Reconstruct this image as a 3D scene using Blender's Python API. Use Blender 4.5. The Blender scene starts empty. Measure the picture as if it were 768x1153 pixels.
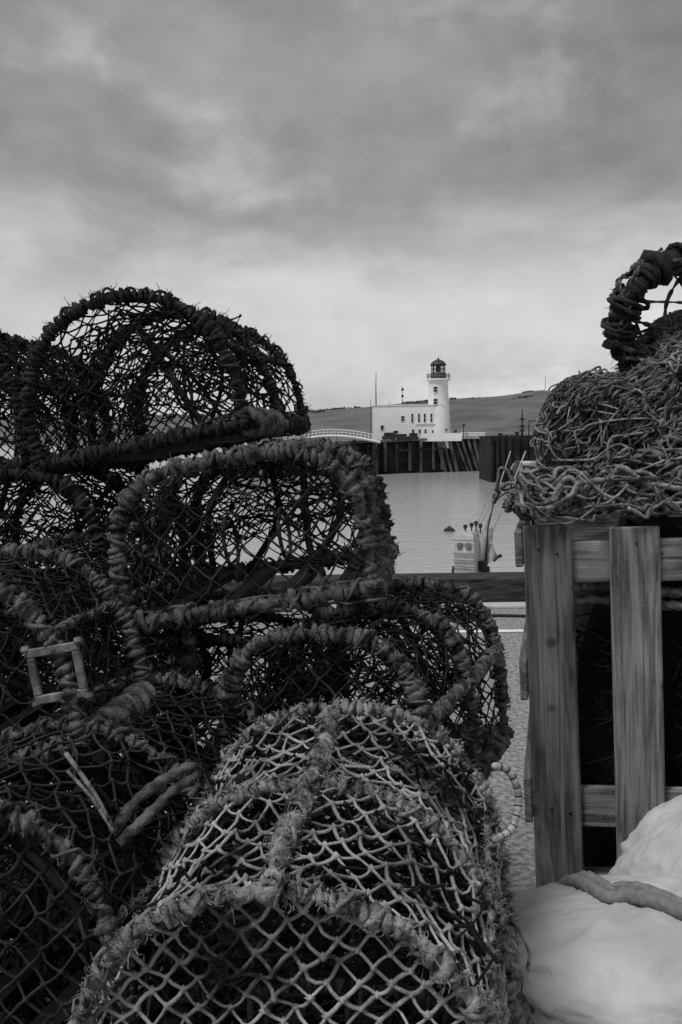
import bpy, math, random
import numpy as np
from mathutils import Vector, Matrix, Euler, noise as mnoise

# ------------------------------------------------------------------ camera
scene = bpy.context.scene
F, CX, CY, HORIZ, EYE, ROLL = 1121.0, 384.0, 576.5, 490.0, 1.30, math.radians(0.8)
PITCH = math.atan((CY - HORIZ) / F)
_f = Vector((0, math.cos(PITCH), -math.sin(PITCH)))
_r0 = Vector((1, 0, 0)); _u0 = _r0.cross(_f)
_r = _r0 * math.cos(ROLL) - _u0 * math.sin(ROLL)
_u = _u0 * math.cos(ROLL) + _r0 * math.sin(ROLL)
CAM = Vector((0, 0, EYE))
cam_d = bpy.data.cameras.new('camera'); cam_d.lens = 35.0; cam_d.sensor_width = 36.0; cam_d.sensor_fit = 'AUTO'
cam_d.clip_start = 0.05; cam_d.clip_end = 30000
cam = bpy.data.objects.new('camera', cam_d); scene.collection.objects.link(cam)
cam.matrix_world = Matrix(((_r.x, _u.x, -_f.x, CAM.x), (_r.y, _u.y, -_f.y, CAM.y), (_r.z, _u.z, -_f.z, CAM.z), (0, 0, 0, 1)))
scene.camera = cam

def at(px, py, D):
    """world point seen at photo pixel (px,py) at distance D along +Y"""
    d = _f + _r * ((px - CX) / F) + _u * ((CY - py) / F)
    return CAM + d * (D / d.y)

# ------------------------------------------------------------------ sky, sun, exposure
SUN_EL, SUN_AZ = math.radians(60), math.radians(226)
world = bpy.data.worlds.new('World'); scene.world = world; world.use_nodes = True
wt = world.node_tree; wt.nodes.clear()
def wn(t, **k):
    n = wt.nodes.new(t)
    for a, b in k.items(): setattr(n, a, b)
    return n
def wl(a, b): wt.links.new(a, b)
def wmath(op, a, b=None, clamp=False):
    n = wn('ShaderNodeMath', operation=op, use_clamp=clamp)
    for i, v in enumerate((a, b)):
        if v is None: continue
        if isinstance(v, (int, float)): n.inputs[i].default_value = v
        else: wl(v, n.inputs[i])
    return n.outputs[0]
def wrange(v, a, b, c, d, smooth=True):
    n = wn('ShaderNodeMapRange', interpolation_type='SMOOTHSTEP' if smooth else 'LINEAR')
    wl(v, n.inputs[0])
    for i, x in enumerate((a, b, c, d)): n.inputs[i + 1].default_value = x
    return n.outputs[0]
out = wn('ShaderNodeOutputWorld'); bg = wn('ShaderNodeBackground'); wl(bg.outputs[0], out.inputs[0])
sky = wn('ShaderNodeTexSky', sky_type='NISHITA', sun_disc=False)
sky.sun_elevation = SUN_EL; sky.sun_rotation = SUN_AZ; sky.air_density = 1.0; sky.dust_density = 4.0
bw = wn('ShaderNodeRGBToBW'); wl(sky.outputs[0], bw.inputs[0])
tc = wn('ShaderNodeTexCoord'); sep = wn('ShaderNodeSeparateXYZ'); wl(tc.outputs['Generated'], sep.inputs[0])
zz = wmath('MAXIMUM', sep.outputs[2], 0.0)
den = wmath('ADD', zz, 0.45)
cmb = wn('ShaderNodeCombineXYZ')
wl(wmath('DIVIDE', sep.outputs[0], den), cmb.inputs[0]); wl(wmath('DIVIDE', sep.outputs[1], den), cmb.inputs[1])
def wnoise(scale, det, rough, off, dist=0.0):
    m = wn('ShaderNodeMapping'); m.inputs['Location'].default_value = off; wl(cmb.outputs[0], m.inputs[0])
    n = wn('ShaderNodeTexNoise'); n.inputs['Scale'].default_value = scale; n.inputs['Detail'].default_value = det
    n.inputs['Roughness'].default_value = rough; n.inputs['Distortion'].default_value = dist; wl(m.outputs[0], n.inputs['Vector'])
    return n.outputs[0]
n_big = wnoise(1.5, 3, 0.5, (5.6, 6.7, 8), 0.4)
n_mid = wnoise(3.6, 8, 0.52, (0.3, 4.2, 3), 0.15)
n_fine = wnoise(9.0, 8, 0.55, (5.2, 0.3, 9), 0.1)
# elevation bent by the cloud noise: the lower edge of the dark cloud deck
ez = wmath('ADD', zz, wmath('MULTIPLY', wmath('SUBTRACT', n_mid, 0.5), 0.24))
ez = wmath('ADD', ez, wmath('MULTIPLY', wmath('SUBTRACT', n_fine, 0.5), 0.045))
deck = wrange(ez, 0.115, 0.235, 1.0, 0.0)              # 1 in the bright gap, 0 in the deck
tone = wmath('ADD', wmath('MULTIPLY', deck, 3.7), 3.0)
# texture inside the deck and the gap
tone = wmath('ADD', tone, wmath('MULTIPLY', wrange(n_mid, 0.52, 0.72, 0.0, 1.0), 2.3))
tone = wmath('ADD', tone, wmath('MULTIPLY', wmath('SUBTRACT', n_fine, 0.5), 2.4))
tone = wmath('ADD', tone, wmath('MULTIPLY', wmath('SUBTRACT', n_big, 0.5), 4.2))
tone = wmath('SUBTRACT', tone, wmath('MULTIPLY', wrange(zz, 0.0, 0.10, 1.0, 0.0), 1.3))
tone = wmath('MAXIMUM', tone, 2.2)
mixed = wmath('ADD', wmath('MULTIPLY', tone, 0.92), wmath('MULTIPLY', bw.outputs[0], 0.04))
cc = wn('ShaderNodeCombineColor')
for i in range(3): wl(mixed, cc.inputs[i])
wl(cc.outputs[0], bg.inputs[0]); bg.inputs[1].default_value = 0.066

sun_d = bpy.data.lights.new('sun', 'SUN'); sun_d.energy = 1.5; sun_d.angle = math.radians(16); sun_d.color = (1, 1, 1)
sun = bpy.data.objects.new('sun', sun_d); scene.collection.objects.link(sun)
sdir = Vector((math.sin(SUN_AZ) * math.cos(SUN_EL), math.cos(SUN_AZ) * math.cos(SUN_EL), math.sin(SUN_EL)))
sun.rotation_euler = (-sdir).to_track_quat('-Z', 'Y').to_euler(); sun.location = (0, 0, 30)
vs = scene.view_settings; vs.view_transform = 'Standard'; vs.look = 'None'; vs.exposure = 0.6; vs.gamma = 1.0; vs.use_curve_mapping = False

# ------------------------------------------------------------------ materials (all grey: the place is seen in black and white)
MATS = {}
def mat(name, lo, hi, scale=8.0, rough=0.85, bump=0.3, bscale=60.0, detail=6.0, contrast=(0.35, 0.65), stretch=None, spec=0.3, bdist=0.004, second=None):
    m = bpy.data.materials.new(name); m.use_nodes = True; t = m.node_tree; b = t.nodes['Principled BSDF']
    b.inputs['Roughness'].default_value = rough; b.inputs['Specular IOR Level'].default_value = spec
    co = t.nodes.new('ShaderNodeTexCoord'); src = co.outputs['Object']
    if stretch:
        mp = t.nodes.new('ShaderNodeMapping'); mp.inputs['Scale'].default_value = stretch; t.links.new(src, mp.inputs[0]); src = mp.outputs[0]
    n = t.nodes.new('ShaderNodeTexNoise'); n.inputs['Scale'].default_value = scale; n.inputs['Detail'].default_value = detail; n.inputs['Roughness'].default_value = 0.6
    t.links.new(src, n.inputs['Vector'])
    r = t.nodes.new('ShaderNodeMapRange'); r.inputs[1].default_value, r.inputs[2].default_value = contrast; t.links.new(n.outputs[0], r.inputs[0])
    fac = r.outputs[0]
    if second:
        n3 = t.nodes.new('ShaderNodeTexNoise'); n3.inputs['Scale'].default_value = second; n3.inputs['Detail'].default_value = 4; t.links.new(src, n3.inputs['Vector'])
        mm = t.nodes.new('ShaderNodeMath'); mm.operation = 'MULTIPLY'; t.links.new(fac, mm.inputs[0])
        r3 = t.nodes.new('ShaderNodeMapRange'); r3.inputs[1].default_value, r3.inputs[2].default_value = 0.35, 0.6; t.links.new(n3.outputs[0], r3.inputs[0])
        t.links.new(r3.outputs[0], mm.inputs[1]); fac = mm.outputs[0]
    mx = t.nodes.new('ShaderNodeMix'); mx.data_type = 'RGBA'; mx.inputs['A'].default_value = (lo, lo, lo, 1); mx.inputs['B'].default_value = (hi, hi, hi, 1)
    t.links.new(fac, mx.inputs['Factor']); t.links.new(mx.outputs['Result'], b.inputs['Base Color'])
    if bump:
        n2 = t.nodes.new('ShaderNodeTexNoise'); n2.inputs['Scale'].default_value = bscale; n2.inputs['Detail'].default_value = 5; t.links.new(src, n2.inputs['Vector'])
        bp = t.nodes.new('ShaderNodeBump'); bp.inputs['Strength'].default_value = bump; bp.inputs['Distance'].default_value = bdist
        t.links.new(n2.outputs[0], bp.inputs['Height']); t.links.new(bp.outputs[0], b.inputs['Normal'])
    MATS[name] = m; return m

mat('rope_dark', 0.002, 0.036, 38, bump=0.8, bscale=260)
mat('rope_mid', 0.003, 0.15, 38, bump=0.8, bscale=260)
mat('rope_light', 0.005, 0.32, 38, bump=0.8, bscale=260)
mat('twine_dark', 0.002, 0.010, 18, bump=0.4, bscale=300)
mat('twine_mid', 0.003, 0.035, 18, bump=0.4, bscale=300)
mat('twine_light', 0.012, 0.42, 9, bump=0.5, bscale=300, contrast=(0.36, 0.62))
mat('inner_net_shade', 0.002, 0.005, 18, bump=0)  # near-black colour paints in the shade inside pots and crate
mat('core_shade', 0.004, 0.008, 18, bump=0)  # near-black colour stands for deep shade between heaped strands and inside the crate
mat('slat_wood', 0.003, 0.010, 6, stretch=(1, 12, 12))
mat('plastic', 0.06, 0.26, 30, rough=0.5, bump=0.3, bscale=200, second=25)
mat('bead_light', 0.2, 0.42, 40, rough=0.5, bump=0.2)
mat('net_rope', 0.006, 0.19, 35, bump=0.6, bscale=260)
mat('net_rope_pale', 0.05, 0.34, 40, bump=0.6, bscale=260)
mat('bagcloth', 0.38, 0.54, 5.0, rough=0.6, bump=0.8, bscale=9, bdist=0.02, second=2.5)
mat('strap', 0.16, 0.24, 60, rough=0.8, bump=0.8, bscale=240, stretch=(1, 1, 1))
mat('quay_concrete', 0.11, 0.40, 42.0, rough=0.95, bump=1.0, bscale=60, bdist=0.012, second=None)
mat('white_line', 0.55, 0.8, 9, contrast=(0.25, 0.6))
mat('kerb_timber', 0.005, 0.06, 5, bump=0.8, bscale=20, stretch=(1, 6, 6))
mat('kerb_cap', 0.35, 0.5, 2)
mat('cable', 0.02, 0.03, 4)
mat('render_white', 0.72, 0.86, 0.6, rough=0.8, bump=0, contrast=(0.2, 0.6))
mat('white_trim', 0.6, 0.75, 1, bump=0)
mat('window_dark', 0.01, 0.03, 1, rough=0.15, bump=0)
mat('dome_lead', 0.03, 0.06, 1, rough=0.5, bump=0)
mat('pier_face', 0.006, 0.035, 0.8, bump=0.8, bscale=2, bdist=0.3, second=0.25)
mat('pier_pile', 0.025, 0.14, 0.7, bump=0.6, bscale=3, bdist=0.1, stretch=(1, 1, 0.3))
mat('pier_deck', 0.12, 0.22, 0.3, bump=0)
mat('dark_metal', 0.015, 0.05, 2, bump=0)
mat('grey_metal', 0.12, 0.25, 2, bump=0)
mat('car_dark', 0.015, 0.05, 0.4, rough=0.4, bump=0)
mat('hill_grass', 0.07, 0.17, 0.012, bump=0, detail=9, contrast=(0.3, 0.7))
mat('woodland', 0.03, 0.07, 0.02, bump=0)
mat('boat_white', 0.36, 0.55, 4, rough=0.5, bump=0)
mat('boat_hull', 0.04, 0.08, 1, bump=0)
mat('flag_cloth', 0.3, 0.4, 3, bump=0)
mat('seabed', 0.05, 0.06, 1, bump=0)

# weathered softwood: grain lines along local Z, knots, dark foot
def wood(name, lo, hi):
    m = bpy.data.materials.new(name); m.use_nodes = True; t = m.node_tree; b = t.nodes['Principled BSDF']; b.inputs['Roughness'].default_value = 0.85; b.inputs['Specular IOR Level'].default_value = 0.2
    oi = t.nodes.new('ShaderNodeObjectInfo'); co = t.nodes.new('ShaderNodeTexCoord')
    va = t.nodes.new('ShaderNodeVectorMath'); va.operation = 'ADD'
    rs = t.nodes.new('ShaderNodeMath'); rs.operation = 'MULTIPLY'; rs.inputs[1].default_value = 37.0; t.links.new(oi.outputs['Random'], rs.inputs[0])
    t.links.new(co.outputs['Object'], va.inputs[0]); t.links.new(rs.outputs[0], va.inputs[1])
    mp = t.nodes.new('ShaderNodeMapping'); mp.inputs['Scale'].default_value = (1, 1, 0.07); t.links.new(va.outputs[0], mp.inputs[0])
    n1 = t.nodes.new('ShaderNodeTexNoise'); n1.inputs['Scale'].default_value = 22; n1.inputs['Detail'].default_value = 3; n1.inputs['Distortion'].default_value = 0.6; t.links.new(mp.outputs[0], n1.inputs['Vector'])
    w = t.nodes.new('ShaderNodeMath'); w.operation = 'MULTIPLY'; w.inputs[1].default_value = 26; t.links.new(n1.outputs[0], w.inputs[0])
    s = t.nodes.new('ShaderNodeMath'); s.operation = 'SINE'; t.links.new(w.outputs[0], s.inputs[0])
    n2 = t.nodes.new('ShaderNodeTexNoise'); n2.inputs['Scale'].default_value = 160; n2.inputs['Detail'].default_value = 4
    mp2 = t.nodes.new('ShaderNodeMapping'); mp2.inputs['Scale'].default_value = (1, 1, 0.05); t.links.new(va.outputs[0], mp2.inputs[0]); t.links.new(mp2.outputs[0], n2.inputs['Vector'])
    n3 = t.nodes.new('ShaderNodeTexNoise'); n3.inputs['Scale'].default_value = 4; n3.inputs['Detail'].default_value = 6; t.links.new(va.outputs[0], n3.inputs['Vector'])
    vo = t.nodes.new('ShaderNodeTexVoronoi'); vo.inputs['Scale'].default_value = 7.0; vo.inputs['Randomness'].default_value = 1.0; t.links.new(va.outputs[0], vo.inputs['Vector'])
    kn = t.nodes.new('ShaderNodeMapRange'); kn.inputs[1].default_value, kn.inputs[2].default_value = 0.10, 0.16; t.links.new(vo.outputs['Distance'], kn.inputs[0])
    def mth(op, a, c):
        x = t.nodes.new('ShaderNodeMath'); x.operation = op
        for i, v in enumerate((a, c)):
            if isinstance(v, (int, float)): x.inputs[i].default_value = v
            else: t.links.new(v, x.inputs[i])
        return x.outputs[0]
    v = mth('ADD', mth('MULTIPLY', s.outputs[0], 0.20), mth('MULTIPLY', n2.outputs[0], 0.75))
    v = mth('ADD', v, mth('MULTIPLY', n3.outputs[0], 1.1)); v = mth('SUBTRACT', v, 0.46)
    n4 = t.nodes.new('ShaderNodeTexNoise'); n4.inputs['Scale'].default_value = 420; n4.inputs['Detail'].default_value = 2; t.links.new(va.outputs[0], n4.inputs['Vector']); v = mth('ADD', v, mth('MULTIPLY', mth('SUBTRACT', n4.outputs[0], 0.5), 0.9))
    v = mth('MAXIMUM', mth('MULTIPLY', v, mth('ADD', mth('MULTIPLY', kn.outputs[0], 0.75), 0.25)), 0.0)
    mx = t.nodes.new('ShaderNodeMix'); mx.data_type = 'RGBA'; mx.inputs['A'].default_value = (lo, lo, lo, 1); mx.inputs['B'].default_value = (hi, hi, hi, 1)
    t.links.new(v, mx.inputs['Factor']); t.links.new(mx.outputs['Result'], b.inputs['Base Color'])
    bp = t.nodes.new('ShaderNodeBump'); bp.inputs['Strength'].default_value = 0.5; bp.inputs['Distance'].default_value = 0.003; t.links.new(v, bp.inputs['Height']); t.links.new(bp.outputs[0], b.inputs['Normal'])
    MATS[name] = m
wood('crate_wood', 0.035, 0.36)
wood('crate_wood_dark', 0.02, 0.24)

# ------------------------------------------------------------------ mesh helpers
COL = scene.collection
class MB:
    """collects quads and triangles, becomes ONE mesh object"""
    def __init__(s): s.v = []; s.q = []; s.t = []; s.n = 0
    def add(s, V, Q=None, T=None):
        V = np.asarray(V, float).reshape(-1, 3)
        if Q is not None and len(Q): s.q.append(np.asarray(Q, int) + s.n)
        if T is not None and len(T): s.t.append(np.asarray(T, int) + s.n)
        s.v.append(V); s.n += len(V); return s
    def mesh(s, name, material, smooth=True):
        V = np.concatenate(s.v); Q = np.concatenate(s.q) if s.q else np.zeros((0, 4), int); T = np.concatenate(s.t) if s.t else np.zeros((0, 3), int)
        me = bpy.data.meshes.new(name); me.vertices.add(len(V)); me.vertices.foreach_set('co', V.ravel())
        me.loops.add(Q.size + T.size); me.loops.foreach_set('vertex_index', np.concatenate([Q.ravel(), T.ravel()]).astype(np.int32))
        me.polygons.add(len(Q) + len(T))
        ls = np.concatenate([np.arange(len(Q)) * 4, Q.size + np.arange(len(T)) * 3]).astype(np.int32)
        me.polygons.foreach_set('loop_start', ls)
        me.polygons.foreach_set('use_smooth', np.full(len(Q) + len(T), smooth)); me.update(calc_edges=True); me.validate()
        me.materials.append(MATS[material]); return me
    def build(s, name, material, parent=None, smooth=True, loc=None):
        o = bpy.data.objects.new(name, s.mesh(name, material, smooth)); COL.objects.link(o)
        if parent is not None: o.parent = parent
        if loc is not None: o.location = loc
        return o
    def box(s, lo, hi, M=None, bev=0.0):
        (x0, y0, z0), (x1, y1, z1) = lo, hi
        if bev <= 0:
            V = [(x, y, z) for z in (z0, z1) for y in (y0, y1) for x in (x0, x1)]
            Q = [(0, 2, 3, 1), (4, 5, 7, 6), (0, 1, 5, 4), (1, 3, 7, 5), (3, 2, 6, 7), (2, 0, 4, 6)]
            T = None
        else:
            b = bev; V = []; idx = {}
            for sx in (0, 1):
                for sy in (0, 1):
                    for sz in (0, 1):
                        for ax in range(3):
                            p = [(x0, x1)[sx], (y0, y1)[sy], (z0, z1)[sz]]
                            sg = (sx, sy, sz)
                            for k in range(3):
                                if k != ax: p[k] += b if sg[k] == 0 else -b
                            idx[(sx, sy, sz, ax)] = len(V); V.append(p)
            g = lambda a, b_, c, ax: idx[(a, b_, c, ax)]
            Q = []
            for sx in (0, 1): Q.append((g(sx, 0, 0, 0), g(sx, 1, 0, 0), g(sx, 1, 1, 0), g(sx, 0, 1, 0)))
            for sy in (0, 1): Q.append((g(0, sy, 0, 1), g(1, sy, 0, 1), g(1, sy, 1, 1), g(0, sy, 1, 1)))
            for sz in (0, 1): Q.append((g(0, 0, sz, 2), g(1, 0, sz, 2), g(1, 1, sz, 2), g(0, 1, sz, 2)))
            for a in (0, 1):
                for c in (0, 1):
                    Q.append((g(a, c, 0, 0), g(a, c, 0, 1), g(a, c, 1, 1), g(a, c, 1, 0)))
                    Q.append((g(a, 0, c, 0), g(a, 0, c, 2), g(a, 1, c, 2), g(a, 1, c, 0)))
                    Q.append((g(0, a, c, 1), g(0, a, c, 2), g(1, a, c, 2), g(1, a, c, 1)))
            T = [(g(a, b_, c, 0), g(a, b_, c, 1), g(a, b_, c, 2)) for a in (0, 1) for b_ in (0, 1) for c in (0, 1)]
        V = np.array(V, float)
        if M is not None: V = V @ np.array(M.to_3x3()).T + np.array(M.translation)
        return s.add(V, Q, T)
    def tube(s, path, r, sides=6, closed=False, caps=True, jit=None):
        P = np.asarray(path, float); n = len(P); r = np.broadcast_to(np.asarray(r, float), (n,))
        if closed: tg = np.roll(P, -1, 0) - np.roll(P, 1, 0)
        else: tg = np.gradient(P, axis=0)
        tg /= np.linalg.norm(tg, axis=1, keepdims=True) + 1e-12
        nn = np.zeros_like(P); a = np.array((0, 0, 1.0)) if abs(tg[0, 2]) < 0.9 else np.array((1.0, 0, 0))
        x = np.cross(tg[0], a); nn[0] = x / np.linalg.norm(x)
        for i in range(1, n):
            x = nn[i - 1] - tg[i] * (nn[i - 1] @ tg[i]); nn[i] = x / (np.linalg.norm(x) + 1e-12)
        bb = np.cross(tg, nn); th = np.arange(sides) * 2 * math.pi / sides
        V = P[:, None] + r[:, None, None] * (np.cos(th)[None, :, None] * nn[:, None] + np.sin(th)[None, :, None] * bb[:, None])
        if jit is not None: V = V + jit[1].normal(0, 1, V.shape) * (jit[0] * r)[:, None, None]
        m = n if closed else n - 1
        i = np.arange(m)[:, None]; j = np.arange(sides)[None]; i2 = (i + 1) % n; j2 = (j + 1) % sides
        Q = np.stack([i * sides + j, i * sides + j2, i2 * sides + j2, i2 * sides + j], -1).reshape(-1, 4)
        T = None; V = V.reshape(-1, 3)
        if caps and not closed:
            V = np.concatenate([V, P[:1] - tg[:1] * r[0] * 0.5, P[-1:] + tg[-1:] * r[-1] * 0.5]); k = np.arange(sides); k2 = (k + 1) % sides
            T = np.concatenate([np.stack([np.full(sides, n * sides), k2, k], -1), np.stack([np.full(sides, n * sides + 1), (n - 1) * sides + k, (n - 1) * sides + k2], -1)])
        return s.add(V, Q, T)
    def sticks(s, A, B, r, sides=4):
        """many straight strands at once"""
        A = np.asarray(A, float); B = np.asarray(B, float); n = len(A)
        if n == 0: return s
        d = B - A; d /= np.linalg.norm(d, axis=1, keepdims=True) + 1e-12
        a = np.where(np.abs(d[:, 2:3]) < 0.8, np.array([[0, 0, 1.0]]), np.array([[1.0, 0, 0]]))
        u = np.cross(d, a); u /= np.linalg.norm(u, axis=1, keepdims=True); w = np.cross(d, u)
        th = np.arange(sides) * 2 * math.pi / sides; rr = np.broadcast_to(np.asarray(r, float), (n,))[:, None, None]
        ring = rr * (np.cos(th)[None, :, None] * u[:, None] + np.sin(th)[None, :, None] * w[:, None])
        V = np.concatenate([A[:, None] + ring, B[:, None] + ring], 1).reshape(-1, 3)
        b = (np.arange(n) * 2 * sides)[:, None]; j = np.arange(sides)[None]; j2 = (j + 1) % sides
        Q = np.stack([b + j, b + j2, b + sides + j2, b + sides + j], -1).reshape(-1, 4)
        return s.add(V, Q)
    def knots(s, C, r, rng):
        C = np.asarray(C, float); n = len(C)
        if n == 0: return s
        o = np.array([(1, 0, 0), (-1, 0, 0), (0, 1, 0), (0, -1, 0), (0, 0, 1), (0, 0, -1)], float)
        f = np.array([(0, 2, 4), (2, 1, 4), (1, 3, 4), (3, 0, 4), (2, 0, 5), (1, 2, 5), (3, 1, 5), (0, 3, 5)])
        rr = r * rng.uniform(0.75, 1.4, (n, 1, 3))
        V = (C[:, None] + o[None] * rr).reshape(-1, 3)
        return s.add(V, None, (f[None] + (np.arange(n) * 6)[:, None, None]).reshape(-1, 3))
    def lathe(s, prof, c=(0, 0, 0), seg=24, capt=True):
        prof = np.array(prof, float); n = len(prof); th = np.arange(seg) * 2 * math.pi / seg
        V = np.stack([c[0] + prof[:, None, 0] * np.cos(th), c[1] + prof[:, None, 0] * np.sin(th), c[2] + np.broadcast_to(prof[:, None, 1], (n, seg))], -1).reshape(-1, 3)
        i = np.arange(n - 1)[:, None]; j = np.arange(seg)[None]; j2 = (j + 1) % seg
        return s.add(V, np.stack([i * seg + j, i * seg + j2, (i + 1) * seg + j2, (i + 1) * seg + j], -1).reshape(-1, 4))

def tag(o, label=None, cat=None, group=None, kind=None):
    if label: o['label'] = label
    if cat: o['category'] = cat
    if group: o['group'] = group
    if kind: o['kind'] = kind
    return o
def empty(name, loc=(0, 0, 0), rot=(0, 0, 0)):
    o = bpy.data.objects.new(name, None); COL.objects.link(o); o.location = loc; o.rotation_euler = rot; o.empty_display_size = 0.1
    return o
def copy_tree(o, parent=None):
    c = o.copy(); COL.objects.link(c); c.parent = parent
    for ch in list(o.children): copy_tree(ch, c)
    return c
def snoise(n, rng, k=6):
    """smooth 1-D noise of n samples in about -1..1"""
    m = max(4, int(n / k) + 3); c = rng.normal(0, 0.5, m)
    x = np.linspace(0, m - 1.001, n); i = x.astype(int); f = x - i; f = f * f * (3 - 2 * f)
    return c[i] * (1 - f) + c[np.minimum(i + 1, m - 1)] * f
def resample(P, step):
    P = np.asarray(P, float); d = np.concatenate([[0], np.cumsum(np.linalg.norm(np.diff(P, axis=0), axis=1))])
    n = max(3, int(d[-1] / step) + 1); s = np.linspace(0, d[-1], n)
    return np.stack([np.interp(s, d, P[:, k]) for k in range(3)], -1), d[-1]
def spline(pts, n=40):
    P = np.array(pts, float); P = np.concatenate([[2 * P[0] - P[1]], P, [2 * P[-1] - P[-2]]]); res = []
    segs = len(P) - 3; per = max(2, n // segs)
    for i in range(segs):
        t = np.linspace(0, 1, per, endpoint=(i == segs - 1))[:, None]; a, b, c, d = P[i:i + 4]
        res.append(0.5 * ((2 * b) + (-a + c) * t + (2 * a - 5 * b + 4 * c - d) * t ** 2 + (-a + 3 * b - 3 * c + d) * t ** 3))
    return np.concatenate(res)

def rope_wrap(mb, path, core, wrap, pitch, rng, sides=5, per=7, lump=0.35, fibres=0):
    """a bar bound round and round with rope: core plus an uneven helix, with frayed fibres"""
    P, L = resample(path, pitch / per); n = len(P)
    tg = np.gradient(P, axis=0); tg /= np.linalg.norm(tg, axis=1, keepdims=True) + 1e-12
    nn = np.zeros_like(P); a = np.array((0, 0, 1.0)) if abs(tg[0, 2]) < 0.9 else np.array((1.0, 0, 0))
    x = np.cross(tg[0], a); nn[0] = x / np.linalg.norm(x)
    for i in range(1, n):
        x = nn[i - 1] - tg[i] * (nn[i - 1] @ tg[i]); nn[i] = x / (np.linalg.norm(x) + 1e-12)
    bb = np.cross(tg, nn)
    th = np.cumsum(np.clip(2 * math.pi / per * (1 + 0.45 * snoise(n, rng, per * 1.5)), 0.25, 2.0))
    slow = snoise(n, rng, per * 5); base = core * (1 + 0.25 * slow)
    R = (base + wrap * 0.5) * (1 + lump * snoise(n, rng, per * 0.9)) * np.where(snoise(n, rng, per * 2.2) < -0.42, 0.5, 1.0); R = np.clip(R, core * 0.5, None)
    H = P + R[:, None] * (np.cos(th)[:, None] * nn + np.sin(th)[:, None] * bb) + tg * (pitch * 0.55 * snoise(n, rng, per * 1.3))[:, None]
    st = max(1, per // 3)
    mb.tube(P[::st] if n > per * 2 else P, base[::st] if n > per * 2 else base, 7, jit=(0.16, rng))
    mb.tube(H, np.clip(wrap * (1 + 0.55 * snoise(n, rng, per * 0.7)), wrap * 0.4, wrap * 1.8), sides, jit=(0.17, rng))
    if lump > 0.2:      # a second, slacker turn of thinner rope across the first, and loose tufts
        th2 = -np.cumsum(np.clip(2 * math.pi / per * 0.37 * (1 + 0.8 * snoise(n, rng, per * 2)), 0.02, 1.2)) + rng.uniform(0, 6.28); R2 = R + wrap * 0.75 * (1 + 0.5 * snoise(n, rng, per * 2))
        H2 = P + R2[:, None] * (np.cos(th2)[:, None] * nn + np.sin(th2)[:, None] * bb)
        mb.tube(H2[::2], np.clip(wrap * 0.55 * (1 + 0.5 * snoise(len(H2[::2]), rng, 4)), wrap * 0.2, wrap), 5, jit=(0.2, rng))
    if fibres:
        k = int(fibres * 3 * L); idx = rng.integers(0, n, k)
        d = (H[idx] - P[idx]); d /= np.linalg.norm(d, axis=1, keepdims=True) + 1e-9
        d += rng.normal(0, 0.7, d.shape); d /= np.linalg.norm(d, axis=1, keepdims=True)
        ln = rng.uniform(0.002, 0.008, (k, 1)) * 0.8 * rng.choice([1, 1, 1, 1, 1.8], (k, 1)); A = H[idx] + d * wrap * 0.6; B = A + d * ln; C = B + (d + rng.normal(0, 0.8, d.shape)) * ln * 0.6
        mb.sticks(A - d * wrap * 0.5, B, 0.0009, 3); mb.sticks(B, C, 0.0006, 3)

def rope_lay(mb, path, r, rng, sides=9, amp=0.2):
    """three-strand laid rope: a lobed section turning along the path"""
    P, L = resample(path, max(r * 0.75, 0.003)); n = len(P)
    tg = np.gradient(P, axis=0); tg /= np.linalg.norm(tg, axis=1, keepdims=True) + 1e-12
    nn = np.zeros_like(P); a = np.array((0, 0, 1.0)) if abs(tg[0, 2]) < 0.9 else np.array((1.0, 0, 0))
    x = np.cross(tg[0], a); nn[0] = x / np.linalg.norm(x)
    for i in range(1, n):
        x = nn[i - 1] - tg[i] * (nn[i - 1] @ tg[i]); nn[i] = x / (np.linalg.norm(x) + 1e-12)
    bb = np.cross(tg, nn); th = np.arange(sides) * 2 * math.pi / sides; s_ = np.linspace(0, L, n); tw_ = 2 * math.pi * s_ / (r * 7.5)
    rr = r * (1 + 0.16 * snoise(n, rng, 6))[:, None] * (1 + amp * np.cos(3 * (th[None] - tw_[:, None]))) * (1 + rng.normal(0, 0.06, (n, sides)))
    V = P[:, None] + rr[..., None] * (np.cos(th)[None, :, None] * nn[:, None] + np.sin(th)[None, :, None] * bb[:, None])
    i = np.arange(n - 1)[:, None]; j = np.arange(sides)[None]; j2 = (j + 1) % sides
    mb.add(V.reshape(-1, 3), np.stack([i * sides + j, i * sides + j2, (i + 1) * sides + j2, (i + 1) * sides + j], -1).reshape(-1, 4))

# ------------------------------------------------------------------ lobster pots
def profile(W, H, n, m=160):
    """hoop outline in XZ from the left foot over the top to the right foot"""
    t = np.linspace(math.pi, 0, m); c, s = np.cos(t), np.sin(t); leg = 0.22 * H
    x = W / 2 * np.sign(c) * np.abs(c) ** (2 / n); z = leg + (H - leg) * np.abs(s) ** (2 / n)
    P = np.stack([np.concatenate([[-W / 2], x, [W / 2]]), np.zeros(m + 2), np.concatenate([[0], z, [0]])], -1)
    return resample(P, 0.006)[0]
def net_nodes(nu, nv):
    return [(i, j) for j in range(nv + 1) for i in range(nu + 1) if (i + j) % 2 == 0]
def net_edges(nu, nv):
    return [((i, j), (i + di, j + 1)) for j in range(nv) for i in range(nu + 1) if (i + j) % 2 == 0 for di in (-1, 1) if 0 <= i + di <= nu]
def net_on(S, nu, nv, rng, jit):
    N = {}
    for (i, j) in net_nodes(nu, nv):
        bi = 0 if i in (0, nu) else 1; bj = 0 if j in (0, nv) else 1
        N[(i, j)] = S((i + bi * rng.normal(0, jit)) / nu, (j + bj * rng.normal(0, jit)) / nv)
    return N, net_edges(nu, nv)
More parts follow.
